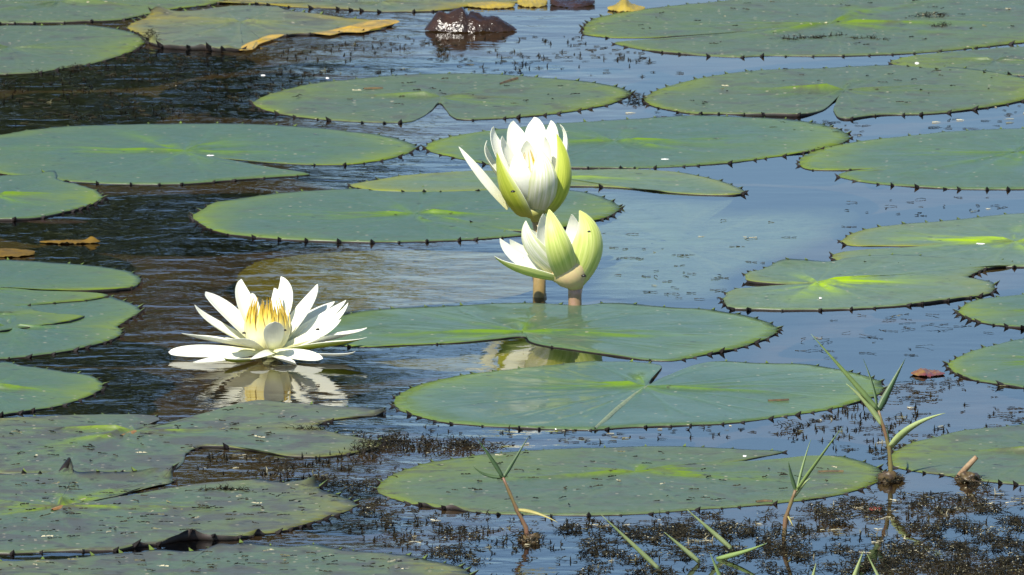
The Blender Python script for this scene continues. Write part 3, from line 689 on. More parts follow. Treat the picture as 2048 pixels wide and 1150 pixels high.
# --- the lower bud, leaning left
l0 = G(1150, 611); LY = l0[1]
lbud = empty('water_lily_bud', l0, 'lower pale green bud tilting left on a short pinkish stalk', 'flower', 'white water lilies')
def LZ(zx, zy, d): return V(900+zx/2.876, 220+zy/2.876, LY+d)
lcore = LZ(610, 800, .004)
def lpet(tip, mid, base, w, name='petal', **kw): return petal(name, lbud, LZ(*base), LZ(*mid), LZ(*tip), w*PX, kw.pop('core', lcore), grow=1.2, **kw)
lpet((700,600,.022),(725,760,.026),(690,950,.008), 46, cup=.3)
lpet((535,598,.006),(560,770,.014),(660,950,.004), 48, cup=.3)
lpet((600,640,.022),(620,780,.026),(670,950,.006), 46, cup=.3)
lpet((345,745,.012),(450,850,.014),(650,960,.004), 28, cup=.25, core=LZ(440,700,-.05))
lpet((470,690,.016),(540,820,.018),(660,950,.004), 40, cup=.3)
lpet((287,738,-.004),(405,860,-.002),(645,970,.0), 26, cup=.3, out_m=M_white, core=LZ(400,700,-.06))
lpet((436,637,-.010),(470,800,-.016),(640,965,-.006), 48, cup=.35, out_m=M_palegreen, shape='broad', label='petal with a torn notched tip')
lpet((745,578,.004),(815,765,-.012),(722,1000,-.008), 62, 'sepal', cup=.5, core=LZ(705,790,.02), out_m=M_outgreen, shape='sepal')
lpet((570,572,-.016),(622,770,-.034),(680,960,-.012), 48, 'sepal', cup=.4, out_m=M_outgreen, shape='broad')
lpet((254,840,-.010),(415,940,-.010),(668,985,-.006), 36, 'sepal', cup=.5, out_m=M_outgreen)
M_peach = simple('receptacle_peach', (.60, .42, .22), .5, .2, 90, col2=(.55, .46, .20))
tube('receptacle', [LZ(724, 1030, 0), LZ(720, 1005, 0), LZ(708, 975, -.003), LZ(690, 940, -.003), LZ(672, 900, -.001)], [.0065, .0080, .0130, .0165, .016], M_peach, lbud, 18)
M_pinkst = simple('stalk_pink', (.36, .21, .15), .35, .3, 80, col2=(.28, .19, .09))
tube('stalk', [LZ(722, 1010, 0), LZ(718, 1060, 0), l0+np.array([0, 0, .0]), l0+np.array([0, .004, -.07])], [.0068, .0060, .0060, .006], M_pinkst, lbud, 14)

def weed_mat(name, cols):
    m, t, b, out = newmat(name)
    at = N(t, 'ShaderNodeAttribute', attribute_name='wc'); L(t, at.outputs['Color'], b.inputs['Base Color']); b.inputs['Roughness'].default_value = .6
    b.inputs['Specular IOR Level'].default_value = .08
    return m
M_weed = weed_mat('water_weed', None)
class Weed:
    def __init__(s, seed): s.v, s.f, s.c = [], [], []; s.r = np.random.default_rng(seed)
    def bit(s, p, d, ln, w, col, bend=.3):
        r = s.r; d = d/(np.linalg.norm(d)+1e-9); sd = np.cross(d, [0, 0, 1.0]) if abs(d[2]) < .8 else np.array([1.0, .2*r.normal(), 0]); sd = sd/(np.linalg.norm(sd)+1e-9); up = np.cross(sd, d)
        k = len(s.v); bd = np.array([r.normal()*bend, r.normal()*bend, -abs(r.normal())*bend*.3])*ln
        p1 = p+d*ln*.55; p2 = p+d*ln+bd
        s.v += [p-sd*w, p+sd*w, p+up*w*1.2, p1-sd*w*.8, p1+sd*w*.8, p1+up*w, p2]
        s.f += [(k, k+1, k+4, k+3), (k+1, k+2, k+5, k+4), (k+2, k, k+3, k+5), (k+3, k+4, k+6), (k+4, k+5, k+6), (k+5, k+3, k+6)]
        cc = np.array([*col, 1.0])*np.array([*([r.uniform(.6, 1.4)]*3), 1]); s.c += [cc]*7
    def col(s, light):
        r = s.r
        if r.random() < light: return (.13, .12, .06) if r.random() < .5 else (.34, .31, .2)
        return (.008, .008, .005) if r.random() < .55 else ((.022, .018, .009) if r.random() < .7 else (.026, .022, .011))
    def spike(s, px, py, h=.004, light=.05):
        p = G(px, py); r = s.r; c = s.col(light)
        s.bit(p-[0, 0, .001], np.array([r.normal()*.15, r.normal()*.15, 1]), h*r.uniform(.5, 1.5), .0006, c, .2)
        for _ in range(r.integers(1, 4)):
            a = r.uniform(0, 6.28); s.bit(p+[0, 0, .0004], np.array([math.cos(a), math.sin(a), .05]), r.uniform(.002, .007), .00045, c, .2)
    def float_bit(s, px, py, ln=.006, light=.1):
        p = G(px, py); r = s.r; a = r.choice([0, math.pi])+r.normal()*.7
        s.bit(p+[0, 0, .0003], np.array([math.cos(a), math.sin(a), .02]), ln*r.uniform(.4, 1.5), .00045*r.uniform(.6, 1.5), s.col(light), .15)
    def tuft(s, px, py, rx, h, n, light=.25):
        p = G(px, py); r = s.r
        for _ in range(n):
            a = r.uniform(0, 6.28); q = p+np.array([math.cos(a), math.sin(a)*1.2, 0])*rx*r.random()**.6; q[2] = r.uniform(0, h)*(1-(np.linalg.norm(q[:2]-p[:2])/(rx*1.25))**2)
            q[2] = max(q[2], .0003)
            d = np.array([r.normal(), r.normal(), abs(r.normal())*.5+.05])
            cl = s.col(light if q[2] > .3*h else light*.35); lt = cl[0] > .08
            s.bit(q, d, r.uniform(.0008, .0018) if lt else r.uniform(.0025, .0085), .00032*r.uniform(.7, 1.6), cl, .55)
    def strand(s, px, py, k=5, z=.0004, light=.03, step=.004, w=.0004):
        p = G(px, py); p[2] = z; r = s.r; a = r.choice([0, math.pi])+r.normal()*.6; c = s.col(light)
        for _ in range(k):
            d = np.array([math.cos(a), math.sin(a), r.normal()*.08]); ln = step*r.uniform(.6, 1.4); s.bit(p, d, ln, w*r.uniform(.7, 1.5), c, .1)
            p = p+d*ln*.9; p[2] = max(z*.6, p[2]); a += r.normal()*.6
    def make(s, name, label=None, cat=None, group=None, kind='stuff', org=None, parent=None):
        v = np.array(s.v); o0 = np.zeros(3) if org is None else org
        o = mesh_obj(name, v-o0, s.f, M_weed, smooth=False, attrs={'wc': np.array(s.c)}, parent=parent); o.location = Vector([0, 0, 0]) if parent else Vector([float(x) for x in o0]); tag(o, label, cat, group, kind); return o
# ---------------------------------------------------------------- grass shoots
M_blade = simple('grass_blade', (.19, .27, .08), .45, .25, 60, col2=(.14, .21, .07))
M_blade_d = simple('grass_blade_dark', (.06, .11, .04), .45, .3, 60)
M_blade_p = simple('grass_blade_pale', (.32, .38, .16), .45, .2, 60, col2=(.25, .32, .12))
M_blade_y = simple('grass_blade_yellowed', (.40, .36, .12), .5, .3, 60)
M_gstem = simple('grass_stem', (.17, .085, .05), .45, .4, 70, col2=(.15, .13, .04))
M_mudlump = simple('mud_lump', (.05, .032, .018), .45, .5, 260, col2=(.10, .07, .025))
def blade(name, parent, b, t, wpx, mat, mid=None, db=0, dt=0, Y=0, sag=.0, turn=.35):
    """grass leaf: folded ribbon with a keel, tapering to a point"""
    B, T = V(*b, Y+db), V(*t, Y+dt); M = V(*mid, Y+(db+dt)/2) if mid else (B+T)/2+np.array([0, 0, sag])
    ctl = 2*M-(B+T)/2; org = np.array(parent.location) if parent is not None else B; vs_, fs = [], []; n = 12
    for i in range(n+1):
        u = i/n; p = (1-u)**2*B+2*u*(1-u)*ctl+u*u*T; tg = 2*(1-u)*(ctl-B)+2*u*(T-ctl); tg /= np.linalg.norm(tg)+1e-9
        sd = np.cross(tg, [math.sin(turn), -math.cos(turn), .25]); sd /= np.linalg.norm(sd)+1e-9; nr = np.cross(sd, tg)
        wv = wpx*PX*.42*min(1, (.62+u*1.6))*(1-u**1.5)*1.12+.0001
        for a, h in ((-1, .25), (0, -.12), (1, .25), (0, -.30)): vs_.append(p-org+sd*a*wv+nr*h*wv)
    for i in range(n):
        for j in range(4): fs.append((i*4+j, i*4+(j+1) % 4, i*4+4+(j+1) % 4, i*4+4+j))
    fs += [(3, 2, 1, 0), (n*4, n*4+1, n*4+2, n*4+3)]
    o = mesh_obj(name, vs_, fs, mat, parent=parent)
    if parent is None: o.location = Vector([float(v) for v in org])
    return o
def fibres(parent, px, py, rx, h, n, seed):
    wd = Weed(seed); wd.tuft(px, py, rx*PX, h*PX, n, .3); wd.make('root_fibres', org=np.array(parent.location), parent=parent)
GG = 'grass shoots standing in the water'
def shoot(root, label, stem, leaves, lumpsz=None):
    g0 = G(*root); Y = g0[1]; e = empty('grass_shoot', g0, label, 'grass shoot', GG)
    P = [V(*p, Y) for p in stem]; P[0] = P[0]-np.array([0, 0, .02]); n = len(P)
    r0, r1 = 4.0*PX, 2.4*PX
    D = []
    for i in range(n-1):
        for u in (0, .5): D.append(P[i]*(1-u)+P[i+1]*u)
    D.append(P[-1]); tube('stem', D, [(r0+(r1-r0)*i/(len(D)-1))*(1.3 if i in (2, 4, 6) else 1) for i in range(len(D))], M_gstem, e, 8)
    for lf in leaves:
        b, t, wd, mt = lf[:4]; kw = lf[4] if len(lf) > 4 else {}
        blade('leaf', e, b, t, wd, mt, Y=Y, **kw)
    if lumpsz:
        lump('root_clump', e, g0+np.array([0, 0, .0005]), lumpsz[0]*PX*.85, lumpsz[0]*PX*.9, lumpsz[1]*PX*.8, M_mudlump, seed=int(root[0]), rough=.6, nu=26, nv=12)
        fibres(e, *root, lumpsz[0]*1.25, lumpsz[1]*1.15, 130, int(root[0]))
    return e
shoot((1780,962), 'tallest grass shoot at right, five leaves fanning from a reddish stem in a muddy clump',
    [(1781,958),(1781,930),(1778,895),(1768,858),(1757,821)],
    [((1757,822),(1622,668),13,M_blade,dict(mid=(1696,752),dt=-.02)), ((1754,818),(1726,717),7,M_blade_d,dict(mid=(1745,770),dt=.03)),
     ((1757,820),(1811,717),17,M_blade_d,dict(mid=(1779,777),dt=.02)), ((1766,853),(1692,767),13,M_blade_p,dict(mid=(1731,805),dt=-.01)),
     ((1779,896),(1891,826),17,M_blade_p,dict(mid=(1824,853),dt=-.02)), ((1778,888),(1773,846),4,M_blade_d)], (23,20))
shoot((1564,1078), 'slim grass shoot at lower right with two thin blades leaning right',
    [(1564,1074),(1571,1037),(1582,1005),(1591,980)],
    [((1592,983),(1577,922),9,M_blade_d,dict(mid=(1582,950))), ((1594,980),(1622,878),6,M_blade,dict(mid=(1606,930),dt=.02)),
     ((1592,982),(1685,854),8,M_blade,dict(mid=(1636,920),dt=-.02)), ((1588,994),(1622,955),8,M_blade_p,dict(mid=(1604,972))), ((1575,1030),(1586,1052),5,M_blade_y,dict(dt=-.01))])
shoot((1061,1082), 'grass shoot with one yellow drooping leaf, in front of the wide lower centre pad',
    [(1060,1078),(1052,1055),(1034,1020),(1019,985),(1006,955)],
    [((1006,956),(955,879),10,M_blade_d,dict(mid=(980,914))), ((1007,955),(1058,871),8,M_blade_d,dict(mid=(1030,918),dt=.02)),
     ((1005,955),(946,932),7,M_blade_d,dict(mid=(970,949))), ((1034,1020),(1116,1045),8,M_blade_y,dict(mid=(1074,1027),dt=-.02))], (20,16))
GB = 'grass blades rising from the water'
for lab, b, t, wd, mt, kw in (
    ('pale grass blade at bottom centre, the longest, leaning left', (1322,1141),(1203,1030),11,M_blade_p,dict(dt=-.03)),
    ('short pale grass blade leaning left, middle of three at bottom', (1400,1124),(1328,1064),11,M_blade_p,dict(dt=-.02)),
    ('pale grass blade leaning left nearest the slim grass shoot', (1466,1099),(1373,1018),11,M_blade_p,dict(dt=-.02)),
    ('grass blade lying almost flat toward the right over the weed', (1433,1116),(1534,1086),11,M_blade,dict(mid=(1487,1104),dt=-.02)),
    ('thin upright grass tip at the bottom edge left of the flat blade', (1445,1165),(1420,1106),9,M_blade,{}),
    ('broad pale grass tip at the bottom edge, paired with a thinner one', (1702,1170),(1727,1101),12,M_blade_p,{}),
    ('thin grass tip at the bottom edge leaning left beside a broader one', (1766,1170),(1734,1108),7,M_blade_p,{}),
    ('short grass tip alone at the bottom edge between two groups', (1622,1168),(1632,1126),9,M_blade_p,{})):
    yb = min(b[1]+2, 1172); Y = G(b[0], yb)[1]
    tag(blade('grass_sprig', None, (b[0], yb), t, wd, mt, Y=Y, **kw), lab, 'grass blade', GB)

# ---------------------------------------------------------------- stick, dead leaves, debris
M_stick = simple('dead_stick', (.20, .11, .05), .7, .5, 160, col2=(.33, .23, .13))
s0 = G(1918, 957); sy = s0[1]
st_ = empty('dead_stick', s0, 'broken brown stick poking out of a mud lump at lower right', 'stick')
tube('stick_shaft', [V(1914, 960, sy), V(1922, 948, sy), V(1937, 931, sy-.004), V(1953, 914, sy-.006)], [.0028, .0027, .0025, .0020], M_stick, st_, 8)
lump('mud_base', st_, G(1938, 962)+np.array([0, 0, .0005]), .009, .010, .0055, M_mudlump, seed=9, rough=.6, nu=26, nv=12)
fibres(st_, 1938, 962, 26, 15, 120, 19)

def leaf_sheet(name, label, cat, outline_px, mat, ridges, amp, tilt=0, z=.001, seed=0, group=None, hgt=None, nx=44, ny=12):
    """crumpled dead leaf: a grid between its left and right tips, with folds"""
    x0, x1, yb, depth = outline_px; rng = np.random.default_rng(seed); f, g = wob(rng, 3.2), wob(rng, 9)
    A = G(x0, yb, 0); B = G(x1, yb, 0); Ln = B[0]-A[0]; c = (A+B)/2; vs_, fs = [], []
    for j in range(ny+1):
        v = j/ny
        for i in range(nx+1):
            u = i/nx; sp_ = (max(0, math.sin(math.pi*u))**.6)
            sp_ *= 1+.35*f(np.array([u*2.2, .3]))*(v-.4)
            y = (v-.35)*depth*sp_; hz = hgt(u) if hgt else amp
            fold = .5+.5*math.sin(u*ridges*2*math.pi+v*2.6+1.3*f(np.array([u*2, v])))
            zc = hz*(math.sin(math.pi*min(1, v*1.0))**.7)*(.72+.28*fold)+amp*.2*(g(np.array([u*3, v*2]))+.7*g(np.array([u*8, v*5])))*sp_
            vs_.append((Ln*(u-.5), y, z+max(-.001, zc)))
    n = nx+1
    for j in range(ny):
        for i in range(nx): fs.append((j*n+i, j*n+i+1, (j+1)*n+i+1, (j+1)*n+i))
    o = mesh_obj(name, vs_, fs, mat); o.location = Vector([float(c[0]), float(c[1]), 0]); tag(o, label, cat, group); return o
m, t, b, out = newmat('rotten_leaf'); co = objco(t)
L(t, mixc(t, ramp(t, noise(t, co, 60, 4), .35, .65), (.020, .012, .007), (.040, .019, .009)), b.inputs['Base Color']); b.inputs['Roughness'].default_value = .25; b.inputs['Specular IOR Level'].default_value = .5
bp = N(t, 'ShaderNodeBump'); bp.inputs['Distance'].default_value = .003; L(t, noise(t, co, 110, 3), bp.inputs['Height']); L(t, bp.outputs[0], b.inputs['Normal'])
M_rot = m
def hh(u):
    return .0225*max(0, 1-abs((u-.24)/.24)**1.6) * (u < .48) + .019*max(0, 1-abs((u-.55)/.46)**1.7)*(1 if u >= .48 else .85)
leaf_sheet('dead_leaf', 'large crumpled dark maroon dead leaf, wet and shiny, at top centre', 'dead leaf', (848, 1034, 62, .05), M_rot, 2.3, .008, seed=2, hgt=lambda u: min(.023, hh(u)))
M_rust = simple('leaf_rust', (.16, .095, .014), .7, .4, 80, spec=.1, col2=(.09, .06, .02))
M_purp = simple('leaf_purple', (.12, .07, .09), .5, .3, 80)
M_redl = simple('leaf_red', (.13, .035, .04), .45, .5, 110, col2=(.20, .11, .03))
M_yell = simple('leaf_yellow', (.36, .26, .03), .5, .5, 38, col2=(.20, .16, .04))
GD = 'dead leaves afloat among the pads'
leaf_sheet('dead_leaf', 'slim rust coloured dead leaf with a folded tip, floating left of the oval pad', 'dead leaf', (79, 200, 486, .022), M_rust, 1.2, .003, seed=3, group=GD, hgt=lambda u: .0006+.0042*math.exp(-((u-.87)/.09)**2))
leaf_sheet('dead_leaf', 'rust coloured dead leaf touching the left edge above the overlapping pads', 'dead leaf', (-40, 70, 510, .05), M_rust, .8, .003, seed=4, group=GD)
leaf_sheet('dead_leaf', 'dull purple dead leaf awash under the small pad end at left', 'dead leaf', (55, 175, 440, .03), M_purp, .8, .001, z=-.002, seed=5, group=GD)
leaf_sheet('dead_leaf', 'small curled red leaf afloat beside the toothed half-pad at right', 'dead leaf', (1822, 1890, 750, .035), M_redl, 1.3, .004, seed=6, group=GD, hgt=lambda u: .001+.004*math.exp(-((u-.35)/.2)**2))
leaf_sheet('dead_leaf', 'yellow rotting scrap of pad at the top edge, right of the dark maroon leaf', 'dead leaf', (1035, 1095, 10, .06), M_yell, 1.2, .004, seed=7, group=GD)
leaf_sheet('dead_leaf', 'yellow and brown rotting scrap at the top edge beside the top right pad', 'dead leaf', (1215, 1290, 20, .06), M_yell, 2.2, .006, seed=8, group=GD, hgt=lambda u: .002+.009*math.exp(-((u-.45)/.18)**2))
leaf_sheet('dead_leaf', 'yellow edge of a rotting leaf behind the dark maroon leaf', 'dead leaf', (935, 1030, 14, .05), M_yell, 1.1, .003, seed=9, group=GD)
leaf_sheet('dead_leaf', 'brown tattered leaf at the top edge between two yellow scraps', 'dead leaf', (1100, 1190, 10, .06), M_rot, 2.4, .005, seed=10, group=GD)
leaf_sheet('dead_leaf', 'small orange-red leaf scrap caught in dark weed below the tall grass shoot', 'dead leaf', (1738, 1764, 1022, .02), simple('scrap_orange', (.26, .06, .03), .5), 1, .002, seed=14, group=GD)

M_pet = simple('fallen_petal', (.82, .80, .72), .5, .15, 200)
def scrap(name, label, cat, x0, x1, y, d, mat, group, h=.0015, z=.0022):
    xm, hw = (x0+x1)/2, (x1-x0)*.33
    return leaf_sheet(name, label, cat, (xm-hw, xm+hw, y, d*.6), mat, .5, h*.6, z=z-.0008, seed=int(x0), group=group, nx=10, ny=4)
GP = 'white specks and fallen petals on the pads'
scrap('fallen_petal', 'long fallen white petal lying in the slit of the yellow-rimmed pad', 'fallen petal', 1937, 1976, 491, .010, M_pet, GP)
scrap('fallen_petal', 'short fallen white petal on the pad behind the taller bud', 'fallen petal', 1318, 1342, 323, .018, M_pet, GP, .002)
scrap('fallen_petal', 'bright white speck on the left end of the wedged dusty pad', 'fallen petal', 1828, 1840, 131, .02, M_pet, GP, .003)
scrap('fallen_petal', 'white speck floating left of the dusty oval pad at top', 'fallen petal', 520, 533, 151, .012, M_pet, GP, .002, .0005)
scrap('fallen_petal', 'white speck at the far rim of the dusty oval pad', 'fallen petal', 650, 660, 160, .01, M_pet, GP, .002)
scrap('fallen_petal', 'tiny white speck beside the notch of the low wide pad', 'fallen petal', 1484, 1495, 916, .01, M_pet, GP, .0015)
scrap('fallen_petal', 'white bit of petal at the slit of the broad left pad', 'fallen petal', 410, 432, 314, .008, M_pet, GP, .001)
scrap('fallen_petal', 'white bit on the yellow spot of the small cupped pad', 'fallen petal', 1637, 1645, 603, .008, M_pet, GP, .002, .0035)
M_twig = simple('twig', (.06, .042, .022), .7, .4, 200, col2=(.12, .08, .03))
def twig(label, pts, w, z=.0025, name='twig', cat='twig', mat=None, group='twigs and debris on the pads', th=.002):
    o = strip_on(name, pts, w*.6, mat or M_twig, z-.0008, None, th*.4); tag(o, label, cat, group)
twig('short thick dark twig on the dusty oval pad at upper centre', [(1000,169),(1010,165),(1022,161),(1036,157)], .003, th=.004)
twig('thin dark straw on the dusty oval pad, left of its notch', [(727,177),(745,176),(766,176)], .004)
twig('thin brown straw near the notch of the dusty oval pad', [(748,193),(770,192),(790,190)], .003)
twig('straight brown straw on the right half of the broad front pad', [(1536,801),(1556,800),(1578,799)], .002)
twig('straight brown straw on the right end of the low wide pad', [(1636,943),(1660,942),(1687,942)], .002)
twig('straight brown straw at the front edge of the low wide pad', [(1512,1003),(1530,1001),(1545,1002)], .003)

# ---------------------------------------------------------------- water weed
def inside(poly, x, y):
    c = False; n = len(poly)
    for i in range(n):
        (x1, y1), (x2, y2) = poly[i], poly[(i+1) % n]
        if (y1 > y) != (y2 > y) and x < (x2-x1)*(y-y1)/(y2-y1)+x1: c = not c
    return c
def scatter(rng, poly, n, clump=0):
    xs = [p[0] for p in poly]; ys = [p[1] for p in poly]; out_ = []; f = wob(rng, .012, 5); g = wob(rng, .06, 5)
    while len(out_) < n:
        x, y = rng.uniform(min(xs), max(xs)), rng.uniform(min(ys), max(ys))
        if not inside(poly, x, y): continue
        if clump and rng.random() > np.clip(.18+clump*(f(np.array([x, y*4]))*1.6+g(np.array([x*.6, y*2.4]))*1.6), .012, 1): continue
        out_.append((x, y))
    return out_
# spiky weed at right, among the tall shoot
wd = Weed(1)
PR = [(1560,862),(1640,832),(1740,800),(1790,772),(1820,755),(1880,760),(1910,752),(1990,768),(2060,778),(2060,842),(1960,856),(1860,872),(1790,905),(1760,925),(1690,905),(1600,892)]
for x, y in scatter(wd.r, PR, 150, .5): wd.spike(x, y, .0042)
for x, y in scatter(wd.r, PR, 130, .6): wd.strand(x, y, wd.r.integers(2, 6))
wd.make('water_weed', 'spiky dark weed tips poking up around the tall grass shoot', 'water weed', 'dark weed on the water')
# dense weed, lower right
wd = Weed(2)
PB = [(1200,1050),(1380,1030),(1560,1022),(1700,1000),(1800,975),(1880,985),(1990,980),(2060,975),(2060,1165),(1300,1165),(1180,1110)]
for x, y in scatter(wd.r, PB, 950, 1.0): wd.tuft(x, y, .005, .0032, 8, .22)
for x, y in scatter(wd.r, PB, 320, .6): wd.strand(x, y, wd.r.integers(3, 9), light=.1)
for x, y in scatter(wd.r, PB, 160, .4): wd.spike(x, y, .005, .2)
wd.make('water_weed', 'dense feathery weed with pale flecks across the lower right water', 'water weed', 'dark weed on the water')
# strip at the bottom centre
wd = Weed(3)
PC = [(700,1030),(760,1000),(850,1022),(1000,1035),(1200,1036),(1220,1060),(1220,1160),(960,1160),(930,1125),(860,1112),(760,1095),(690,1070)]
for x, y in scatter(wd.r, PC, 170, .7): wd.tuft(x, y, .004, .0026, 5, .2)
for x, y in scatter(wd.r, PC, 150, .4): wd.spike(x, y, .0045)
for x, y in scatter(wd.r, PC, 130, .4): wd.strand(x, y, wd.r.integers(2, 7))
wd.make('water_weed', 'scattered dark weed in the water below the low wide pad', 'water weed', 'dark weed on the water')
# between the old pads and the low wide pad
wd = Weed(4)
PD = [(690,900),(760,888),(800,872),(900,884),(1080,890),(960,905),(860,920),(790,940),(755,965),(740,1000),(720,1030),(700,1000),(660,975),(600,955),(420,960),(380,940),(420,905),(560,918)]
for x, y in scatter(wd.r, PD, 90, .6): wd.tuft(x, y, .0042, .003, 6, .12)
for x, y in scatter(wd.r, PD, 110, .4): wd.spike(x, y, .0050)
for x, y in scatter(wd.r, PD, 110, .4): wd.strand(x, y, wd.r.integers(2, 7))
for x, y in scatter(wd.r, [(700,870),(800,872),(960,882),(940,900),(830,905),(720,905)], 60): wd.tuft(x, y, .005, .004, 6, .12)
wd.make('water_weed', 'black weed tips in the channel between the old pads and the low wide pad', 'water weed', 'dark weed on the water')
# upper left water
wd = Weed(6)
PA = [(0,160),(120,140),(260,108),(320,100),(480,106),(560,80),(840,70),(860,80),(1000,75),(1160,72),(1230,100),(1340,115),(1420,125),(1330,165),(1260,160),(1100,148),(800,142),(640,158),(520,185),(500,205),(560,238),(250,240),(60,252),(0,262)]
for x, y in scatter(wd.r, PA, 260, .6): wd.spike(x, y, .004, .01)
for x, y in scatter(wd.r, PA, 380, .6): wd.float_bit(x, y, .008, .008)
for x, y in scatter(wd.r, [(0,160),(260,110),(480,106),(560,120),(500,205),(250,238),(0,260)], 60, .6): wd.tuft(x, y, .006, .003, 7, .01)
wd.make('water_weed', 'thin dark weed tips across the rippled water at upper left', 'water weed', 'dark weed on the water')
# flecks over the right water and round the channels
wd = Weed(7)
PE = [(1190,385),(1330,390),(1450,420),(1660,425),(1700,400),(2040,385),(2050,420),(1800,440),(1690,470),(1640,505),(1480,560),(1430,605),(1210,600),(1190,500)]
for x, y in scatter(wd.r, PE, 70, .8): wd.strand(x, y, wd.r.integers(1, 4), light=.05, step=.005)
PF = [(1560,640),(1700,622),(1900,612),(1930,650),(1990,660),(1900,700),(1840,720),(1600,715),(1560,690)]
for x, y in scatter(wd.r, PF, 40, .5): wd.strand(x, y, wd.r.integers(2, 5), light=.02, step=.006, w=.0003)
PG = [(850,850),(1200,862),(1500,848),(1560,870),(1300,885),(1000,892),(840,880)]
for x, y in scatter(wd.r, PG, 60, .5): wd.float_bit(x, y, .006); 
for x, y in scatter(wd.r, PG, 25, .5): wd.spike(x, y, .004)
PH = [(1230,230),(1290,205),(1600,236),(1700,245),(2048,210),(2048,250),(1720,275)]
for x, y in scatter(wd.r, PH, 70, .3): wd.float_bit(x, y, .008, .1)
wd.make('floating_debris', 'small dark flecks adrift on the blue water at right', 'debris', 'dark weed on the water')

# litter on the old pads
wd = Weed(8)
LT = (([(0,850),(200,840),(300,855),(480,815),(640,830),(640,885),(480,890),(330,930),(0,940)], 80), ([(0,960),(160,960),(200,990),(330,990),(560,970),(690,990),(660,1025),(420,1070),(0,1095)], 130),
      ([(0,1130),(300,1110),(700,1105),(850,1125),(880,1150),(0,1150)], 70), ([(800,975),(950,915),(1300,905),(1430,930),(1650,925),(1740,945),(1600,990),(1300,1020),(950,1015)], 70),
      ([(560,195),(800,155),(1150,165),(1200,195),(1000,225),(940,205),(700,230)], 26), ([(1330,195),(1500,145),(1800,135),(2040,160),(2040,190),(1750,220),(1640,195),(1400,215)], 32), ([(1260,40),(1500,8),(2040,0),(2040,75),(1600,105),(1300,95)], 40))
for poly, n in LT:
    for x, y in scatter(wd.r, poly, n): wd.strand(x, y, wd.r.integers(1, 4), z=.0028, light=.12, step=.0035, w=.0006)
wd.make('leaf_litter', 'crumbs of dead weed and litter scattered over the old pads', 'litter')

# countable tufts
GT = 'clumps of dark weed standing out of the water'
def clump(label, px, py, rx, h, n, light=.2, seed=0):
    wd = Weed(seed+50); wd.tuft(px, py, rx*PX, h*PX, n, light); wd.make('weed_clump', label, 'weed clump', GT, None, G(px, py))
clump('olive tuft of algae lying on the long top right pad', 1862, 36, 36, 12, 170, .4, 1)
clump('second olive tuft of algae just below the first on the top right pad', 1882, 57, 26, 9, 110, .35, 2)
clump('dark weed clump at the foot of the old speckled pad tip', 735, 905, 30, 22, 150, .1, 3)
clump('dark weed clump just right of the old speckled pad tip', 775, 888, 24, 20, 110, .1, 4)
clump('dark weed clump in the channel left of the grass shoot tips', 905, 895, 24, 18, 100, .1, 5)
clump('brown weed clump right of the shoot with the yellow leaf', 1178, 1098, 20, 26, 120, .25, 6)
clump('dark weed clump at the foot of the pale leaning blades', 1452, 1062, 38, 18, 190, .3, 7)
clump('dark weed clump under the slim grass shoot', 1560, 1082, 44, 20, 220, .3, 8)
clump('tall dark weed clump right of the slim grass shoot', 1670, 1042, 34, 34, 230, .35, 9)
clump('wide weed mat with pale tips near the bottom right', 1830, 1118, 60, 22, 300, .35, 10)
clump('dark weed clump with red scraps below the tall grass shoot', 1750, 1026, 26, 18, 130, .3, 11)
clump('dark weed clump at the bottom right corner', 2020, 1132, 38, 26, 190, .3, 12)
clump('small round dark clump right of the red scrap clump', 1862, 1066, 20, 16, 100, .2, 13)
clump('dark weed clump beside the mud lump of the stick', 1955, 978, 24, 12, 90, .3, 14)
clump('dark weed clump at the very bottom beside the broad grass tip', 1705, 1136, 32, 20, 140, .2, 15)
clump('spidery weed rosette in the blue channel right of the broad front pad', 1578, 858, 26, 16, 45, .2, 16)
clump('pale-tipped weed clump left of the bottom right corner', 1985, 1072, 40, 20, 170, .5, 17)
clump('dark weed clump left of the longest pale blade', 1140, 1060, 24, 12, 90, .2, 18)
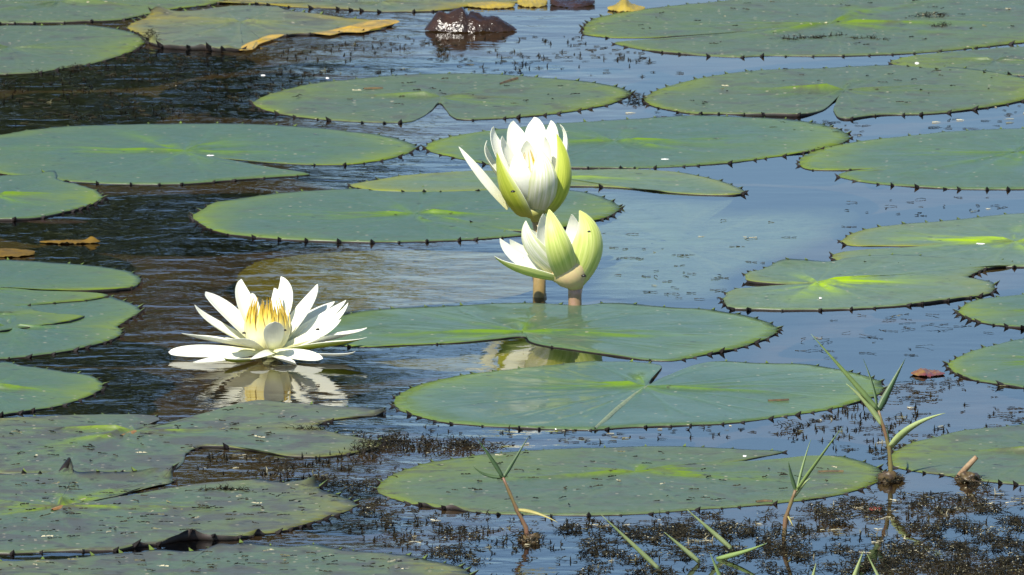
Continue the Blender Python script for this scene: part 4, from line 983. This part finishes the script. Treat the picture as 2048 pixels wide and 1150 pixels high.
clump('blackish clump at the foot of the upturned rim at top left', 303, 85, 14, 34, 80, .05, 19)
clump('dark clump between the dusty oval pads at upper right', 1272, 200, 20, 16, 80, .1, 20)
clump('dark clump under the front of the maroon dead leaf', 888, 105, 14, 14, 60, .1, 21)

def trail(label, pts, rx, n, light, seed):
    wd = Weed(seed)
    for (xa, ya), (xb, yb) in zip(pts[:-1], pts[1:]):
        for u in np.linspace(0, 1, max(2, int((xb-xa)/9))): wd.tuft(xa+(xb-xa)*u, ya+(yb-ya)*u+wd.r.normal()*.8, rx*PX*wd.r.uniform(.5, 1.2), .0014, n, light)
    wd.make('weed_trail', label, 'weed clump', GT2, None, G(*pts[0]))
GT2 = 'rotten weed lying on the pads'
trail('long dark trail of rotten weed on the top right pad', [(1567,80),(1640,77),(1685,72)], 9, 14, .25, 81)
trail('shorter dark trail of rotten weed on the top right pad', [(1710,77),(1740,79),(1772,81)], 8, 14, .25, 82)
trail('brown rotten patch at the right rim of the old speckled pad', [(575,861),(600,861),(638,862)], 11, 16, .12, 83)
trail('dark rotten patch on the right half of the old stained pad', [(405,984),(450,980),(495,983)], 9, 12, .1, 84)

# tiny insects on the petals
M_bug = simple('insect_black', (.015, .012, .01), .35, .3, 500)
def bug(label, P, s=.0012):
    e = lump('insect', None, P, s*1.5, s, s, M_bug, seed=int(abs(P[0])*1e5) % 99, nu=8, nv=4, rough=.2); tag(e, label, 'insect', 'tiny dark insects on the flowers')
bug('tiny dark insect on the long right petal of the open flower', FP(*Z(1250, 512), -.006))
bug('tiny dark insect near the base of the right petals of the open flower', FP(*Z(1188, 634), -.008))
bug('tiny dark insect beside the front petal and the yellow centre', FP(*Z(988, 518), -.024))
bug('tiny dark insect on the left petal of the open flower', FP(*Z(666, 540), -.004))
bug('tiny dark insect on the green sepal of the lower bud', LZ(800, 700, -.030), .001)
bug('tiny dark insect on the peach base of the lower bud', LZ(770, 955, -.026), .0015)
bug('tiny dark insect on the olive sepal of the taller bud', UZ(362, 470, -.040), .0013)
print('objects', len(bpy.data.objects))
